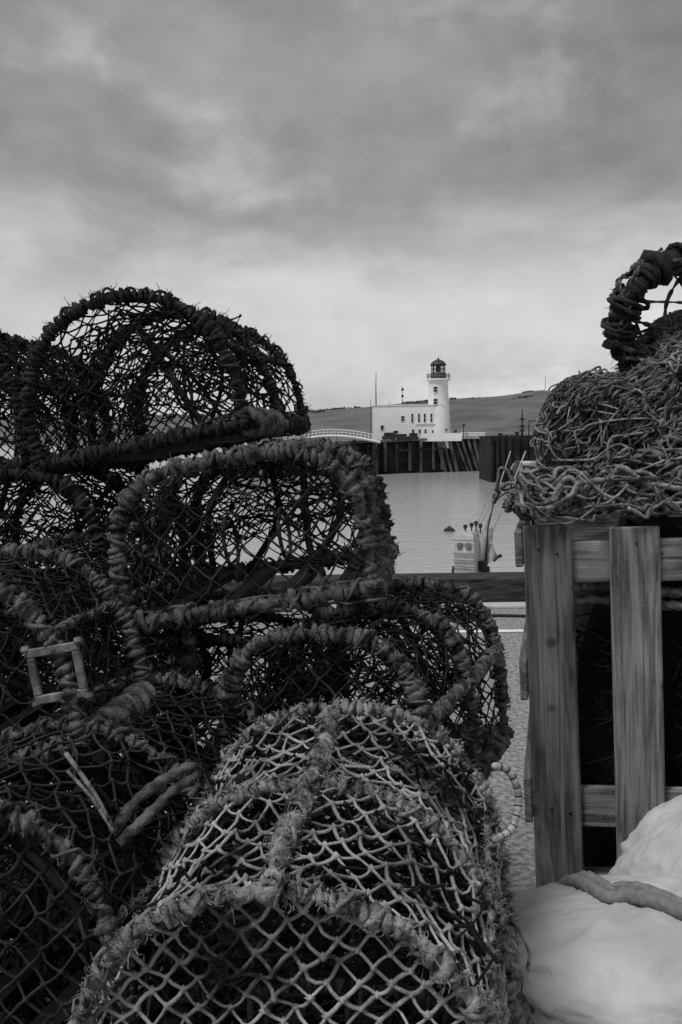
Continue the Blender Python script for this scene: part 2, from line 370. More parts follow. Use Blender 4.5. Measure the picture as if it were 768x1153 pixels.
def net_mesh(mb, N, E, r, rng, knot=2.1, sag=0.06):
    A = np.array([N[a] for a, b in E]); B = np.array([N[b] for a, b in E])
    L = np.linalg.norm(B - A, axis=1); ok = (L > 0.003); A, B, L = A[ok], B[ok], L[ok]
    off = rng.normal(0, 1, A.shape) * (L * sag)[:, None] - np.array([0, 0, 1]) * (L * sag)[:, None]
    M1 = A + (B - A) / 3 + off * 0.9; M2 = A + (B - A) * 2 / 3 + off * 0.9 + rng.normal(0, 0.3, A.shape) * (L * sag)[:, None]
    rr = r * rng.uniform(0.75, 1.25, len(A))
    mb.sticks(A, M1, rr, 4); mb.sticks(M1, M2, rr, 4); mb.sticks(M2, B, rr, 4); mb.knots(np.array(list(N.values())), r * knot, rng)

def lobster_pot(label, W, H, L, n=2.3, hoops=3, seed=1, rope='rope_dark', twine='twine_dark', cell=0.037, tw=0.0019, wrap=0.0052, core=0.008,
                wpitch=0.0135, ridge=False, funnel=True, slack=0.008, fibres=260, coil_end=False, endcell=None, lac=0.5, inner=4):
    rng = np.random.default_rng(seed); root = empty('lobster_pot'); tag(root, label, 'lobster pot', 'lobster pots stacked on the quay')
    pr = profile(W, H, n); ys = np.linspace(-L / 2, L / 2, hoops); dl = np.concatenate([[0], np.cumsum(np.linalg.norm(np.diff(pr, axis=0), axis=1))]); peri = dl[-1]
    # base frame, bound with rope
    b = MB(); fr = spline([(-W / 2, -L / 2, 0), (0, -L / 2, 0.004), (W / 2, -L / 2, 0)], 20)
    ring = np.array([(-W / 2, -L / 2, 0), (W / 2, -L / 2, 0), (W / 2, L / 2, 0), (-W / 2, L / 2, 0), (-W / 2, -L / 2, 0)])
    rope_wrap(b, ring, core * 1.25, wrap * 1.15, wpitch * 1.1, rng, lump=0.3, fibres=fibres * 0.7)
    for k in range(3):   # loose strands running along the base bars
        off = rng.normal(0, 0.012, (len(ring), 3)); P, _ = resample(ring * (1 + 0.015 * k) + off, 0.03); P = P + rng.normal(0, 0.004, P.shape); b.tube(P, wrap * 0.55, 5)
    b.build('base_frame', rope, root)
    for q in range(4):
        x = -W / 2 + W * (q + 0.5) / 4; m = MB(); m.box((x - 0.02, -L / 2 + 0.015, -0.008), (x + 0.02, L / 2 - 0.015, 0.006)); m.build('base_slat', 'slat_wood', root, False)
    # hoops
    for k, y in enumerate(ys):
        m = MB(); P = pr + np.array([0, y, 0]) + np.array([0, 1, 0]) * (0.008 * snoise(len(pr), rng, 30))[:, None]
        P[:, 2] += 0.006 * snoise(len(pr), rng, 25)
        rope_wrap(m, P, core, wrap, wpitch, rng, fibres=fibres); m.build('hoop', rope, root)
    # ridge and side lacings running along the pot
    for u in ((0.5,) if ridge else ()) + (0.2, 0.8):
        k = int(u * (len(pr) - 1)); P = np.array([pr[k] + np.array([0, y, 0]) for y in np.linspace(-L / 2, L / 2, 30)]); P[:, 0] += 0.006 * snoise(30, rng, 4); P[:, 2] += 0.004 * snoise(30, rng, 4) - 0.004
        m = MB()
        if ridge and u == 0.5: rope_wrap(m, P, core * 0.7, wrap * 1.15, wpitch * 1.15, rng, fibres=fibres, lump=0.7)
        else: rope_wrap(m, P, core * lac * 0.8, wrap * lac, wpitch * 1.2, rng, fibres=fibres * 0.4)
        m.build('lacing', rope, root)
    # netting over the hoops
    nu = 2 * round(peri / cell / 1.41 ); nv = 2 * max(4, round(L / cell / 1.41))
    def S(u, v):
        s = np.clip(u, 0, 1) * peri; p = np.array([np.interp(s, dl, pr[:, 0]), -L / 2 + v * L, np.interp(s, dl, pr[:, 2])])
        w = abs(math.sin(math.pi * v * (hoops - 1))); c = np.array([0, p[1], H * 0.4]); d = c - p
        return p + d / (np.linalg.norm(d) + 1e-9) * slack * 2.2 * w + rng.normal(0, slack * 0.3, 3)
    N, E = net_on(S, nu, nv, rng, 0.2); m = MB(); net_mesh(m, N, E, tw, rng); m.build('netting', twine, root)
    # the two end nets, clipped to the hoop outline
    ec = endcell or cell
    for y, bulge in ((-L / 2, -1), (L / 2, 1)):
        nu2 = 2 * round(W / ec / 1.41); nv2 = 2 * round(H / ec / 1.41)
        def inside(x, z):
            zt = np.interp(x, pr[:, 0] + np.linspace(-1e-6, 1e-6, len(pr)), pr[:, 2]) if abs(x) < W / 2 else -1
            return abs(x) < W / 2 * 0.99 and 0 < z < zt
        N = {}; ins = {}
        for (i, j) in net_nodes(nu2, nv2):
            x = (i / nu2 - 0.5) * W * 1.03 + rng.normal(0, ec * 0.07); z = j / nv2 * H * 1.03 + rng.normal(0, ec * 0.07); ins[(i, j)] = inside(x, z)
            if not ins[(i, j)]:
                c = np.array([0, H * 0.42]); d = np.array([x, z]) - c; lo, hi = 0.0, 1.0
                for _ in range(12):
                    md = (lo + hi) / 2; pnt = c + d * md
                    if inside(*pnt): lo = md
                    else: hi = md
                x, z = c + d * lo
            N[(i, j)] = np.array([x, y - bulge * slack * (1.5 if ins[(i, j)] else 0) * rng.uniform(0.2, 1.6), z])
        E = [(a, c) for a, c in net_edges(nu2, nv2) if ins[a] or ins[c]]
        m = MB(); net_mesh(m, N, E, tw, rng, sag=0.06); m.build('end_netting', twine, root)
    # inside: parlour partition sagging across and the entrance funnel
    if funnel:
        for (ya, yb, zs, ph) in ((-0.05, 0.34, 0.72, 0.0), (0.30, -0.05, 0.6, 1.3), (-0.30, 0.05, 0.5, 2.1), (0.42, 0.30, 0.25, 0.7))[:inner]:
            def S2(u, v):
                k = (u - 0.5) * W * 0.92; zt = np.interp(k, pr[:, 0], pr[:, 2]); return np.array([k, L * (ya + yb * v) + 0.03 * math.sin(6 * u + ph), 0.01 + (zt - 0.02) * (1 - v * zs)]) + rng.normal(0, 0.007, 3)
            N, E = net_on(S2, 20, 16, rng, 0.25); m = MB(); net_mesh(m, N, E, tw * 0.95, rng); m.build('parlour_netting', 'inner_net_shade', root)
        for sx in (-1, 1):
            yc = -L * 0.2
            def S3(u, v):
                a = u * 2 * math.pi; r = 0.13 * (1 - v) + 0.055 * v; return np.array([sx * (W * 0.46 - v * W * 0.34), yc + r * math.cos(a), H * 0.42 + r * 0.85 * math.sin(a) - 0.01 * v]) + rng.normal(0, 0.004, 3)
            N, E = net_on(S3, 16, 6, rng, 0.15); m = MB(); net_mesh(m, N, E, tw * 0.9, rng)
            f = m.build('entrance_funnel', 'inner_net_shade', root); m = MB(); a = np.linspace(0, 2 * math.pi, 28, endpoint=False)
            m.tube(np.stack([np.full(28, sx * W * 0.12), yc + 0.056 * np.cos(a), H * 0.42 - 0.01 + 0.05 * np.sin(a)], -1), 0.004, 5, closed=True); m.build('entrance_ring', 'rope_dark', f)
        # bait lines hanging inside
        for _ in range(4):
            a = np.array([rng.uniform(-.3, .3) * W, rng.uniform(-.4, .4) * L, H * 0.9]); e = np.array([rng.uniform(-.4, .4) * W, a[1] + rng.uniform(-.15, .15), 0.01]); mid = (a + e) / 2 + rng.normal(0, 0.03, 3)
            m = MB(); m.tube(spline([a, mid, e], 14), rng.uniform(0.004, 0.009), 5); m.build('bait_band', 'twine_dark', root)
    if coil_end:   # tight coil binding on the right base bar
        m = MB(); y0, y1 = -L / 2 - 0.01, -L / 2 + 0.26; t = np.linspace(0, 1, 13 * 12); a = t * 13 * 2 * math.pi
        rc_ = 1 + 0.16 * snoise(156, rng, 10); m.tube(np.stack([W / 2 + 0.019 * rc_ * np.cos(a) + 0.003, y0 + (y1 - y0) * t + 0.003 * snoise(156, rng, 9), 0.002 + 0.023 * rc_ * np.sin(a)], -1), 0.0084 * (1 + 0.2 * snoise(156, rng, 7)), 7, jit=(0.08, rng)); m.build('coil_binding', 'rope_mid', root)
    return root
def put(root, fb, yaw, roll=0, pitch=0, L=0.6):
    """stand a pot with the middle of its front base edge at fb"""
    R = Euler((math.radians(pitch), -math.radians(roll), -math.radians(yaw)), 'XYZ').to_matrix()
    # roll about the pot's own axis first, then pitch, then yaw
    R = Matrix.Rotation(-math.radians(yaw), 3, 'Z') @ Matrix.Rotation(math.radians(pitch), 3, 'X') @ Matrix.Rotation(-math.radians(roll), 3, 'Y')
    root.rotation_euler = R.to_euler(); root.location = Vector(fb) + R @ Vector((0, L / 2, 0)); return root

# ================================================================== THE SETTING
def sheet(name, x0, x1, y0, y1, z, m, kind='structure', nx=1, ny=1):
    b = MB(); X, Y = np.meshgrid(np.linspace(x0, x1, nx + 1), np.linspace(y0, y1, ny + 1)); V = np.stack([X.ravel(), Y.ravel(), np.full(X.size, z)], -1)
    i, j = np.meshgrid(np.arange(nx), np.arange(ny)); a = (j * (nx + 1) + i).ravel(); b.add(V, np.stack([a, a + 1, a + nx + 2, a + nx + 1], -1)); return tag(b.build(name, m, None, False), kind=kind)
QY = 7.9          # quay edge
WATER = -7.0
b = MB(); b.box((-40, -25, WATER - 3), (40, QY, 0)); tag(b.build('quay', 'quay_concrete', None, False), kind='structure')
# water
m = bpy.data.materials.new('water'); m.use_nodes = True; t = m.node_tree; p = t.nodes['Principled BSDF']
p.inputs['Base Color'].default_value = (0.42, 0.42, 0.42, 1); p.inputs['Roughness'].default_value = 0.12; p.inputs['IOR'].default_value = 1.33
co = t.nodes.new('ShaderNodeTexCoord'); mp = t.nodes.new('ShaderNodeMapping'); mp.inputs['Scale'].default_value = (0.4, 1.0, 1); t.links.new(co.outputs['Object'], mp.inputs[0])
h = None
for sc, am in ((0.5, 0.5), (1.6, 0.4), (5.0, 0.22)):
    n = t.nodes.new('ShaderNodeTexNoise'); n.inputs['Scale'].default_value = sc; n.inputs['Detail'].default_value = 5; t.links.new(mp.outputs[0], n.inputs['Vector'])
    q = t.nodes.new('ShaderNodeMath'); q.operation = 'MULTIPLY'; q.inputs[1].default_value = am; t.links.new(n.outputs[0], q.inputs[0])
    if h is None: h = q.outputs[0]
    else:
        a = t.nodes.new('ShaderNodeMath'); a.operation = 'ADD'; t.links.new(h, a.inputs[0]); t.links.new(q.outputs[0], a.inputs[1]); h = a.outputs[0]
bp = t.nodes.new('ShaderNodeBump'); bp.inputs['Strength'].default_value = 0.5; bp.inputs['Distance'].default_value = 0.24; t.links.new(h, bp.inputs['Height']); t.links.new(bp.outputs[0], p.inputs['Normal'])
MATS['water'] = m
sheet('water', -9000, 9000, QY + 0.01, 9000, WATER, 'water')

# quay edge: tarred timber kerb with pale capping strip at its foot
rngk = np.random.default_rng(3)
kerb = empty('kerb_timber', (0, QY - 0.25, 0)); tag(kerb, 'dark tarred timber kerb along the edge of the quay', 'kerb')
for k in range(-3, 4):
    bm_ = MB(); bm_.box((k * 3.2 - 1.585, -0.16, 0.0), (k * 3.2 + 1.585, 0.16, 0.205 + 0.004 * (k % 2)), None, 0.012); bm_.build('timber', 'kerb_timber', kerb, False)
bm_ = MB(); bm_.box((-9, QY - 0.60, 0.0), (9, QY - 0.43, 0.022), None, 0.004); tag(bm_.build('drain_strip', 'kerb_cap', None, False), 'pale strip lying at the foot of the timber kerb', 'strip')
sheet('painted_line', -6, 6, 6.42, 6.50, 0.004, 'white_line')
cb = MB(); cb.tube(spline([(-4, 7.0, 0.012), (-1, 6.92, 0.012), (0.9, 6.98, 0.012), (1.6, 6.93, 0.012), (4, 7.05, 0.012)], 60), 0.011, 6); tag(cb.build('cable', 'cable'), 'thin dark cable lying across the quay before the kerb', 'cable')
rp = MB(); c0 = at(592, 925, 3.2); P = spline([(0.66, 3.42, 0.008), (0.625, 3.2, 0.008), (0.60, 3.0, 0.008), (0.565, 2.83, 0.008), (0.57, 2.72, 0.008)], 60); rp.tube(P, 0.006 * (1 + 0.15 * np.sin(np.arange(len(P)) * 1.9)), 6)
tag(rp.build('loose_rope', 'rope_light'), 'short pale rope end lying on the quay beside the crate', 'rope')

# far hill across the bay, with woodland on its crest
def hill_top(px):
    return np.interp(px, [-900, -300, 100, 340, 420, 500, 560, 600, 660, 760, 1000, 1600], [478, 476, 470, 465, 458, 451, 447, 442, 441, 445, 452, 462])
bm_ = MB(); D0 = 2400.0; nx, ny = 260, 14; V = []
pxs = np.linspace(-900, 1600, nx + 1)
for j in range(ny + 1):
    f = j / ny
    for px in pxs:
        top = at(px, hill_top(px), D0); base = at(px, 492, D0); hz = (top.z - WATER)
        D = D0 - 900 + 900 * f; x = (px - CX) / F * D0 * (0.75 + 0.25 * f)
        w = math.sin(f * math.pi / 2) ** 1.25 + 0.05 * mnoise.fractal(Vector((px * .02, f * 3, 1.3)), 1, 2, 5) * math.sin(f * math.pi)
        z = WATER - 2 + (hz + 2) * w + 1.2 * mnoise.fractal(Vector((px * .05, f * 3, 7.7)), 1, 2, 4) * f
        V.append((x, D, z))
i, j = np.meshgrid(np.arange(nx), np.arange(ny)); a = (j * (nx + 1) + i).ravel(); bm_.add(V, np.stack([a, a + 1, a + nx + 2, a + nx + 1], -1)); tag(bm_.build('hill', 'hill_grass'), kind='structure')
HV = np.array(V).reshape(ny + 1, nx + 1, 3)
wd = MB(); r = np.random.default_rng(11)
for _ in range(9000):
    kx = r.random() * nx; i = int(kx); row = ny if r.random() < 0.75 else r.integers(9, ny)
    if mnoise.noise(Vector((i * 0.09, row * 0.5, 4.1))) < (-0.02 if row == ny else 0.2): continue
    c = HV[row, i] + (HV[row, min(i + 1, nx)] - HV[row, i]) * (kx - i); s = r.uniform(1.6, 3.6)
    wd.knots(np.array([c + (r.normal(0, 4), r.normal(0, 8), s * 0.3) for _ in range(3)]), s, r)
tag(wd.build('woodland', 'woodland', None, False), 'dark trees along the crest of the far hill', 'woodland', kind='stuff')

# ---------------------------------------------------------------- pier with lighthouse
LD = 219.0; k = LD / F
def Z(py, px=494, D=LD): return at(px, py, D).z
def X(px, py=480, D=LD): return at(px, py, D).x
pier = empty('pier', (X(450), 205, WATER)); tag(pier, 'dark timber piled stone pier beneath the white lighthouse', 'pier')
pr0 = Vector(pier.location)
A = at(250, 503, 196); B = at(556, 491, 222)
nseg = 52; 
def lerp(f): return A + (B - A) * f
m1 = MB(); V = []; Q = []
for q in range(nseg + 1):
    p = lerp(q / nseg); V += [(p.x - pr0.x, p.y - pr0.y, -2), (p.x - pr0.x, p.y - pr0.y + 0.4, p.z - pr0.z), (p.x - pr0.x + 4, p.y - pr0.y + 46, p.z - pr0.z), (p.x - pr0.x + 4, p.y - pr0.y + 46, -2)]
for q in range(nseg):
    for s in range(3): a = q * 4 + s; Q.append((a, a + 4, a + 5, a + 1))
e = nseg * 4; Q += [(0, 1, 2, 3), (e + 3, e + 2, e + 1, e)]
m1.add(V, Q); m1.build('pier_wall', 'pier_face', pier, False)
m1 = MB(); V = []; Q = []
for q in range(nseg + 1):
    p = lerp(q / nseg) - pr0
    V += [(p.x, p.y - 0.5, p.z - 0.35), (p.x, p.y - 0.5, p.z + 0.12), (p.x, p.y + 0.8, p.z + 0.12)]
for q in range(nseg):
    for s in range(2): a = q * 3 + s; Q.append((a, a + 3, a + 4, a + 1))
m1.add(V, Q); m1.build('coping', 'pier_deck', pier, False)
r = np.random.default_rng(5); f = 0.03
while f < 0.80:
    p = lerp(f) - pr0; w = r.uniform(0.22, 0.36); m1 = MB(); h0 = p.z - r.uniform(0.3, 0.9); zb = r.choice([-1.0, -1.0, 0.5, 1.5])
    m1.box((p.x - w, p.y - 0.75, zb), (p.x + w, p.y - 0.05, h0), None, 0.06); m1.build('pile', 'pier_pile' if r.random() < 0.7 else 'pier_face', pier, False); f += r.uniform(0.022, 0.05)
for f in np.linspace(0.79, 0.985, 9):     # raked fender timbers at the pier head
    p = lerp(f) - pr0; m1 = MB(); lean = r.uniform(1.8, 3.4)
    m1.tube([(p.x - 1.2, p.y - 0.5, p.z - 0.2), (p.x - 1.2 + lean, p.y - 1.0, -1)], r.uniform(0.2, 0.42), 5); m1.build('raking_timber', 'pier_pile', pier, False)
for f in (0.50, 0.62, 0.70, 0.76):
    p = lerp(f) - pr0; q = lerp(f + 0.045) - pr0; m1 = MB(); m1.box((p.x, p.y - 0.95, p.z - 2.4), (q.x, p.y - 0.7, p.z - 2.0)); m1.build('waling', 'pier_face', pier, False)

lh = empty('lighthouse', (X(494), LD, Z(492))); tag(lh, 'white round lighthouse tower with dark domed lantern and long flat roofed building', 'lighthouse')
o = Vector(lh.location); zz_ = lambda py: Z(py) - o.z
tw_ = MB(); tw_.lathe([(2.7, -2.5), (2.62, zz_(488)), (2.3, zz_(456)), (2.03, zz_(431)), (2.1, zz_(430)), (2.55, zz_(428.5)), (2.6, zz_(427.8)), (2.6, zz_(426.8)), (0, zz_(426.8))], seg=40); tw_.build('tower', 'render_white', lh)
tw_ = MB(); tw_.lathe([(1.62, zz_(426.7)), (1.62, zz_(420)), (1.66, zz_(419.8)), (0.0, zz_(419.8))], seg=24); lan = tw_.build('lantern_base', 'dome_lead', lh, False)
gl = MB()
for a in range(12):
    th = a * math.pi / 6 + 0.1; gl.sticks([(1.5 * math.cos(th), 1.5 * math.sin(th), zz_(420))], [(1.5 * math.cos(th), 1.5 * math.sin(th), zz_(411))], 0.075, 4)
ring = [(1.5 * math.cos(a), 1.5 * math.sin(a), zz_(415.5)) for a in np.linspace(0, 2 * math.pi, 24, endpoint=False)]; gl.tube(ring, 0.06, 4, closed=True); gl.build('glazing_bars', 'dome_lead', lan)
gp = bpy.data.materials.new('lantern_glass'); gp.use_nodes = True; b_ = gp.node_tree.nodes['Principled BSDF']; b_.inputs['Transmission Weight'].default_value = 1.0; b_.inputs['Roughness'].default_value = 0.02; b_.inputs['IOR'].default_value = 1.02; MATS['lantern_glass'] = gp
for a in range(12):
    t0, t1 = a * math.pi / 6 + 0.1, (a + 1) * math.pi / 6 + 0.1; g = MB(); V = [(1.47 * math.cos(t) * s, 1.47 * math.sin(t) * s, zz_(y)) for s in (1, 0.985) for y in (419.7, 411) for t in (t0 + .03, t1 - .03)]
    g.add(V, [(0, 1, 3, 2), (4, 6, 7, 5), (0, 2, 6, 4), (1, 5, 7, 3)]); g.build('pane', 'lantern_glass', lan, False)
g = MB(); g.lathe([(0.0, zz_(419)), (0.4, zz_(418.8)), (0.5, zz_(415)), (0.35, zz_(412.5)), (0, zz_(412))], seg=14); g.build('lamp', 'grey_metal', lan)
g = MB(); g.lathe([(1.75, zz_(411.6)), (1.82, zz_(411)), (1.6, zz_(409)), (1.1, zz_(406.5)), (0.45, zz_(405)), (0.22, zz_(404.5)), (0.25, zz_(403.9)), (0.06, zz_(403.2)), (0.04, zz_(401.5)), (0, zz_(401.3))], seg=24); g.build('dome', 'dome_lead', lh)
g = MB()
for a in np.linspace(0, 2 * math.pi, 20, endpoint=False): g.sticks([(2.5 * math.cos(a), 2.5 * math.sin(a), zz_(426.8))], [(2.5 * math.cos(a), 2.5 * math.sin(a), zz_(421.3))], 0.045, 4)
for y in (421.3, 423.5): g.tube([(2.5 * math.cos(a), 2.5 * math.sin(a), zz_(y)) for a in np.linspace(0, 2 * math.pi, 30, endpoint=False)], 0.05, 4, closed=True)
g.build('gallery_railing', 'grey_metal', lh)
# building, its front 3 m before the tower axis
FY = -2.2
def bx(px, py): p = at(px, py, LD + FY); return p.x - o.x, p.z - o.z
g = MB(); x0, zt = bx(420.5, 457.5); x1, _ = bx(499, 457); _, zb = bx(440, 500)
g.box((x0, FY, zb), (x1, FY + 9, zt)); wing = g.build('wing', 'render_white', lh, False)
g = MB(); g.box((x0 - 0.12, FY - 0.12, zt), (x1 + 0.12, FY + 9.12, zt + 0.28)); g.build('parapet', 'white_trim', wing, False)
g = MB(); xa, za = bx(468, 478); xb, _ = bx(494, 478); g.box((xa, FY - 0.18, za), (xb, FY - 0.003, za + 0.2)); g.build('string_course', 'white_trim', wing, False)
def window(px, y0, y1, w, parent, fy=FY, frame=True):
    a = bx(px, y0); c = bx(px, y1); ww = w * k / 2; g = MB()
    fr = MB(); tt = 0.10
    for (lo, hi) in (((a[0] - ww - tt, c[1] - tt), (a[0] - ww, a[1] + tt)), ((a[0] + ww, c[1] - tt), (a[0] + ww + tt, a[1] + tt)), ((a[0] - ww, a[1]), (a[0] + ww, a[1] + tt)), ((a[0] - ww, c[1] - tt), (a[0] + ww, c[1]))):
        fr.box((lo[0], fy - 0.10, lo[1]), (hi[0], fy + 0.05, hi[1]))
    if a[1] - c[1] > 1.0: fr.box((a[0] - ww, fy - 0.07, (a[1] + c[1]) / 2 - 0.04), (a[0] + ww, fy + 0.02, (a[1] + c[1]) / 2 + 0.04))
    w_ = fr.build('window', 'white_trim', parent, False); g.box((a[0] - ww, fy - 0.03, c[1]), (a[0] + ww, fy + 0.02, a[1])); g.build('pane', 'window_dark', w_, False)
for px in (464.2, 471.7, 478.2, 485.7, 492): window(px, 465.8, 475.2, 2.0, lh)
window(453.5, 468.5, 474, 3.4, lh); window(430.3, 479, 484, 3.2, lh)
for px, w in ((465, 2.2), (472.5, 2.0), (479, 2.0)): window(px, 483.5, 488, w, lh)
window(489, 484.5, 487.5, 5, lh); window(445.5, 485, 492, 5, lh)
def tower_win(px, y0, y1): window(px, y0, y1, 3.8, lh, fy=-2.18 if y0 < 445 else -2.3)
tower_win(490.3, 435.5, 441.2); tower_win(490.3, 449.2, 455)
window(502.5, 482.5, 485, 2.5, lh, fy=-2.35)
# masts on the roof
for px, y0, w in ((423.5, 419, 0.09), (453, 434, 0.06), (417.5, 449, 0.05), (438.5, 451, 0.04), (468, 453.5, 0.16)):
    p = at(px, 457, LD + FY + 2) - o; q = at(px, y0, LD + FY + 2) - o; g = MB(); g.tube([(p.x, p.y, zt - 0.3 if px > 419 else -2), (p.x, p.y, p.z + (q.z - p.z) * .5), (q.x, q.y, q.z)], [w * 1.6, w * 1.2, w * 0.6], 5)
    if px == 453:
        for y in (439, 446.5): u = at(px, y, LD + FY + 2) - o; g.box((u.x - 0.2, u.y - 0.2, u.z - 0.15), (u.x + 0.3, u.y + 0.2, u.z + 0.35))
    g.build('aerial_mast', 'dark_metal', lh)
# things standing on the pier
def railing(px0, px1, y0, y1, D, label, n, m='white_trim', mid=2, arch=0.0):
    a = at(px0, y1, D); c = at(px1, y1, D); h = at(px0, y0, D).z - a.z; rt = empty('railing', a); tag(rt, label, 'railing'); dx = c.x - a.x
    zf = lambda f: (c.z - a.z) * f + arch * math.sin(math.pi * f)
    for q in range(n + 1):
        g = MB(); f = q / n; g.box((dx * f - 0.07, -0.07, zf(f) - 0.4), (dx * f + 0.07, 0.07, zf(f) + h)); g.build('post', m, rt, False)
    for s in range(mid + 1):
        g = MB(); g.tube([(dx * f, 0, zf(f) + h * (1 - s / (mid + 1)) ) for f in np.linspace(0, 1, 20)], 0.09, 4); g.build('rail', m, rt, False)
    return rt
g = MB(); a = at(474, 495, 214.5); c = at(520, 487.5, 214.5); w0 = tag(g.box((a.x, a.y, a.z - 0.4), (c.x, a.y + 0.3, c.z)).build('low_wall', 'render_white', None, False), 'low white wall at the foot of the lighthouse tower', 'wall')
railing(519, 546, 487.3, 492, 216, 'white railing on the pier beyond the low white wall', 12)
br = empty('footbridge', at(385, 500, 206)); tag(br, 'arched white footbridge crossing to the pier beside the lighthouse', 'footbridge'); a = at(318, 500, 206); c = at(428, 498, 206)
for s, yy in (('near', 0.0), ('far', 2.4)):
    for z0, rr in ((0.0, 0.28), (0.75, 0.07), (1.3, 0.09)):
        g = MB(); g.tube([(a.x + (c.x - a.x) * f - br.location.x, yy, a.z + (c.z - a.z) * f - br.location.z + 1.5 * math.sin(math.pi * f) + z0) for f in np.linspace(0, 1, 30)], rr, 4); g.build('girder' if z0 == 0 else 'handrail', 'white_trim', br, False)
    for f in np.linspace(0, 1, 27):
        z = a.z + (c.z - a.z) * f - br.location.z + 1.5 * math.sin(math.pi * f); x = a.x + (c.x - a.x) * f - br.location.x; g = MB(); g.box((x - 0.05, yy - 0.05, z), (x + 0.05, yy + 0.05, z + 1.3)); g.build('baluster', 'white_trim', br, False)
g = MB(); V = []
for f in np.linspace(0, 1, 30): z = a.z + (c.z - a.z) * f - br.location.z + 1.5 * math.sin(math.pi * f); x = a.x + (c.x - a.x) * f - br.location.x; V += [(x, 0.1, z), (x, 2.3, z)]
g.add(V, [(2 * i, 2 * i + 1, 2 * i + 3, 2 * i + 2) for i in range(29)]); g.build('deck', 'pier_deck', br, False)
for px in (399, 421): g = MB(); p = at(px, 500, 206) - br.location; g.box((p.x - 0.35, 0.2, -8), (p.x + 0.35, 2.2, 0.9 if px < 410 else 0.5)); g.build('pier_leg', 'pier_face', br, False)
# dark vans and gear parked at the foot of the building
def van(px, w, y0, y1, D, label, nm='parked_van', cat='van'):
    a = at(px, y1, D); h = at(px, y0, D).z - a.z; wd_ = w * D / F; rt = empty(nm, a); tag(rt, label, cat, 'dark vehicles by the lighthouse')
    g = MB(); g.box((-wd_ / 2, 0, h * 0.18), (wd_ / 2, 1.7, h * 0.62), None, 0.1); g.build('body', 'car_dark', rt, False)
    g = MB(); g.box((-wd_ * 0.36, 0.1, h * 0.62), (wd_ * 0.42, 1.6, h), None, 0.15); cab = g.build('cabin', 'car_dark', rt, False)
    for x in (-0.2, 0.12): g = MB(); g.box((wd_ * x, 0.085, h * 0.68), (wd_ * (x + 0.24), 0.11, h * 0.9)); g.build('side_window', 'window_dark', cab, False)
    for x in (-0.3, 0.3):
        g = MB(); th = np.linspace(0, 2 * math.pi, 16, endpoint=False)
        g.tube([(wd_ * x, -0.02, h * 0.18), (wd_ * x, 0.22, h * 0.18)], h * 0.18, 14); g.build('wheel', 'dark_metal', rt)
van(438, 15, 487, 496.5, 211, 'dark van parked nearest the footbridge end of the white building')
van(453, 13, 488.5, 496, 211, 'low dark car parked in front of the white building', 'parked_car', 'car')
van(465.5, 12, 487.5, 496, 211, 'dark pickup parked where the low white wall begins', 'parked_pickup', 'pickup')
for px, y0 in ((522, 480), (513, 486.5)):
    g = MB(); p = at(px, 493, 215); q = at(px, y0, 215); g.tube([p, q], 0.1, 5); g.box((q.x - 0.3, q.y - 0.2, q.z), (q.x + 0.3, q.y + 0.2, q.z + 0.45)); tag(g.build('lamp_post', 'dark_metal'), 'small dark lamp post on pier beyond the lighthouse' if px == 522 else 'short dark post behind the low white wall on the pier', 'lamp post')

# ---------------------------------------------------------------- nearer jetty head on the right
JD = 168.0
jt = empty('jetty', (at(590, 545, JD).x, JD, WATER)); tag(jt, 'dark timber jetty head with bollards standing in the harbour', 'jetty'); jo = Vector(jt.location)
a = at(552.5, 491, JD); c = at(690, 491, JD); g = MB(); g.box((a.x - jo.x, 0, -2), (c.x - jo.x, 14, a.z - jo.z)); g.build('jetty_wall', 'pier_face', jt, False)
for px in (554, 560, 566.5, 574, 583, 592, 604, 616): x = at(px, 500, JD).x - jo.x; g = MB(); g.box((x - 0.25, -0.45, -1), (x + 0.25, -0.01, a.z - jo.z - 0.4 + 0.6 * (px % 2)), None, 0.05); g.build('pile', 'pier_face', jt, False)
for px, w, h in ((563, 5, 3.5), (569, 7, 2.5), (582, 5, 5.0), (576, 3, 2)):
    p = at(px, 491, JD + 2); g = MB(); ww = w * JD / F / 2; g.lathe([(ww, 0), (ww * 0.85, h * 0.09), (ww * 1.1, h * 0.12), (ww * 0.9, h * 0.15), (0, h * 0.155)], (p.x - jo.x, 2, p.z - jo.z - 0.02), 10); g.build('bollard', 'dark_metal' if px != 569 else 'grey_metal', jt)
ms = empty('signal_mast', at(588, 492, JD + 3)); tag(ms, 'dark signal mast with lamps and ladder rungs on the jetty', 'mast'); mz = ms.location.z
g = MB(); top = at(588, 461, JD + 3).z - mz; g.tube([(0, 0, -0.05), (0, 0, top)], [0.2, 0.1], 6); g.build('pole', 'dark_metal', ms)
for py in (473, 481, 486): z = at(588, py, JD + 3).z - mz; g = MB(); g.box((-0.42, -0.2, z), (0.42, 0.2, z + 0.35)); g.build('lamp', 'dark_metal', ms, False)
gt = empty('gantry', at(602, 492, JD + 5)); tag(gt, 'thin metal gantry frame beside the signal mast', 'gantry'); gz = gt.location.z; h = at(602, 474, JD + 5).z - gz
for x in (-1.0, 1.2): g = MB(); g.tube([(x, 0, -0.05), (x, 0, h)], 0.1, 5); g.build('post', 'dark_metal', gt)
g = MB(); g.tube([(-1.05, 0, h), (2.2, 0, h)], 0.1, 5); g.build('beam', 'dark_metal', gt)
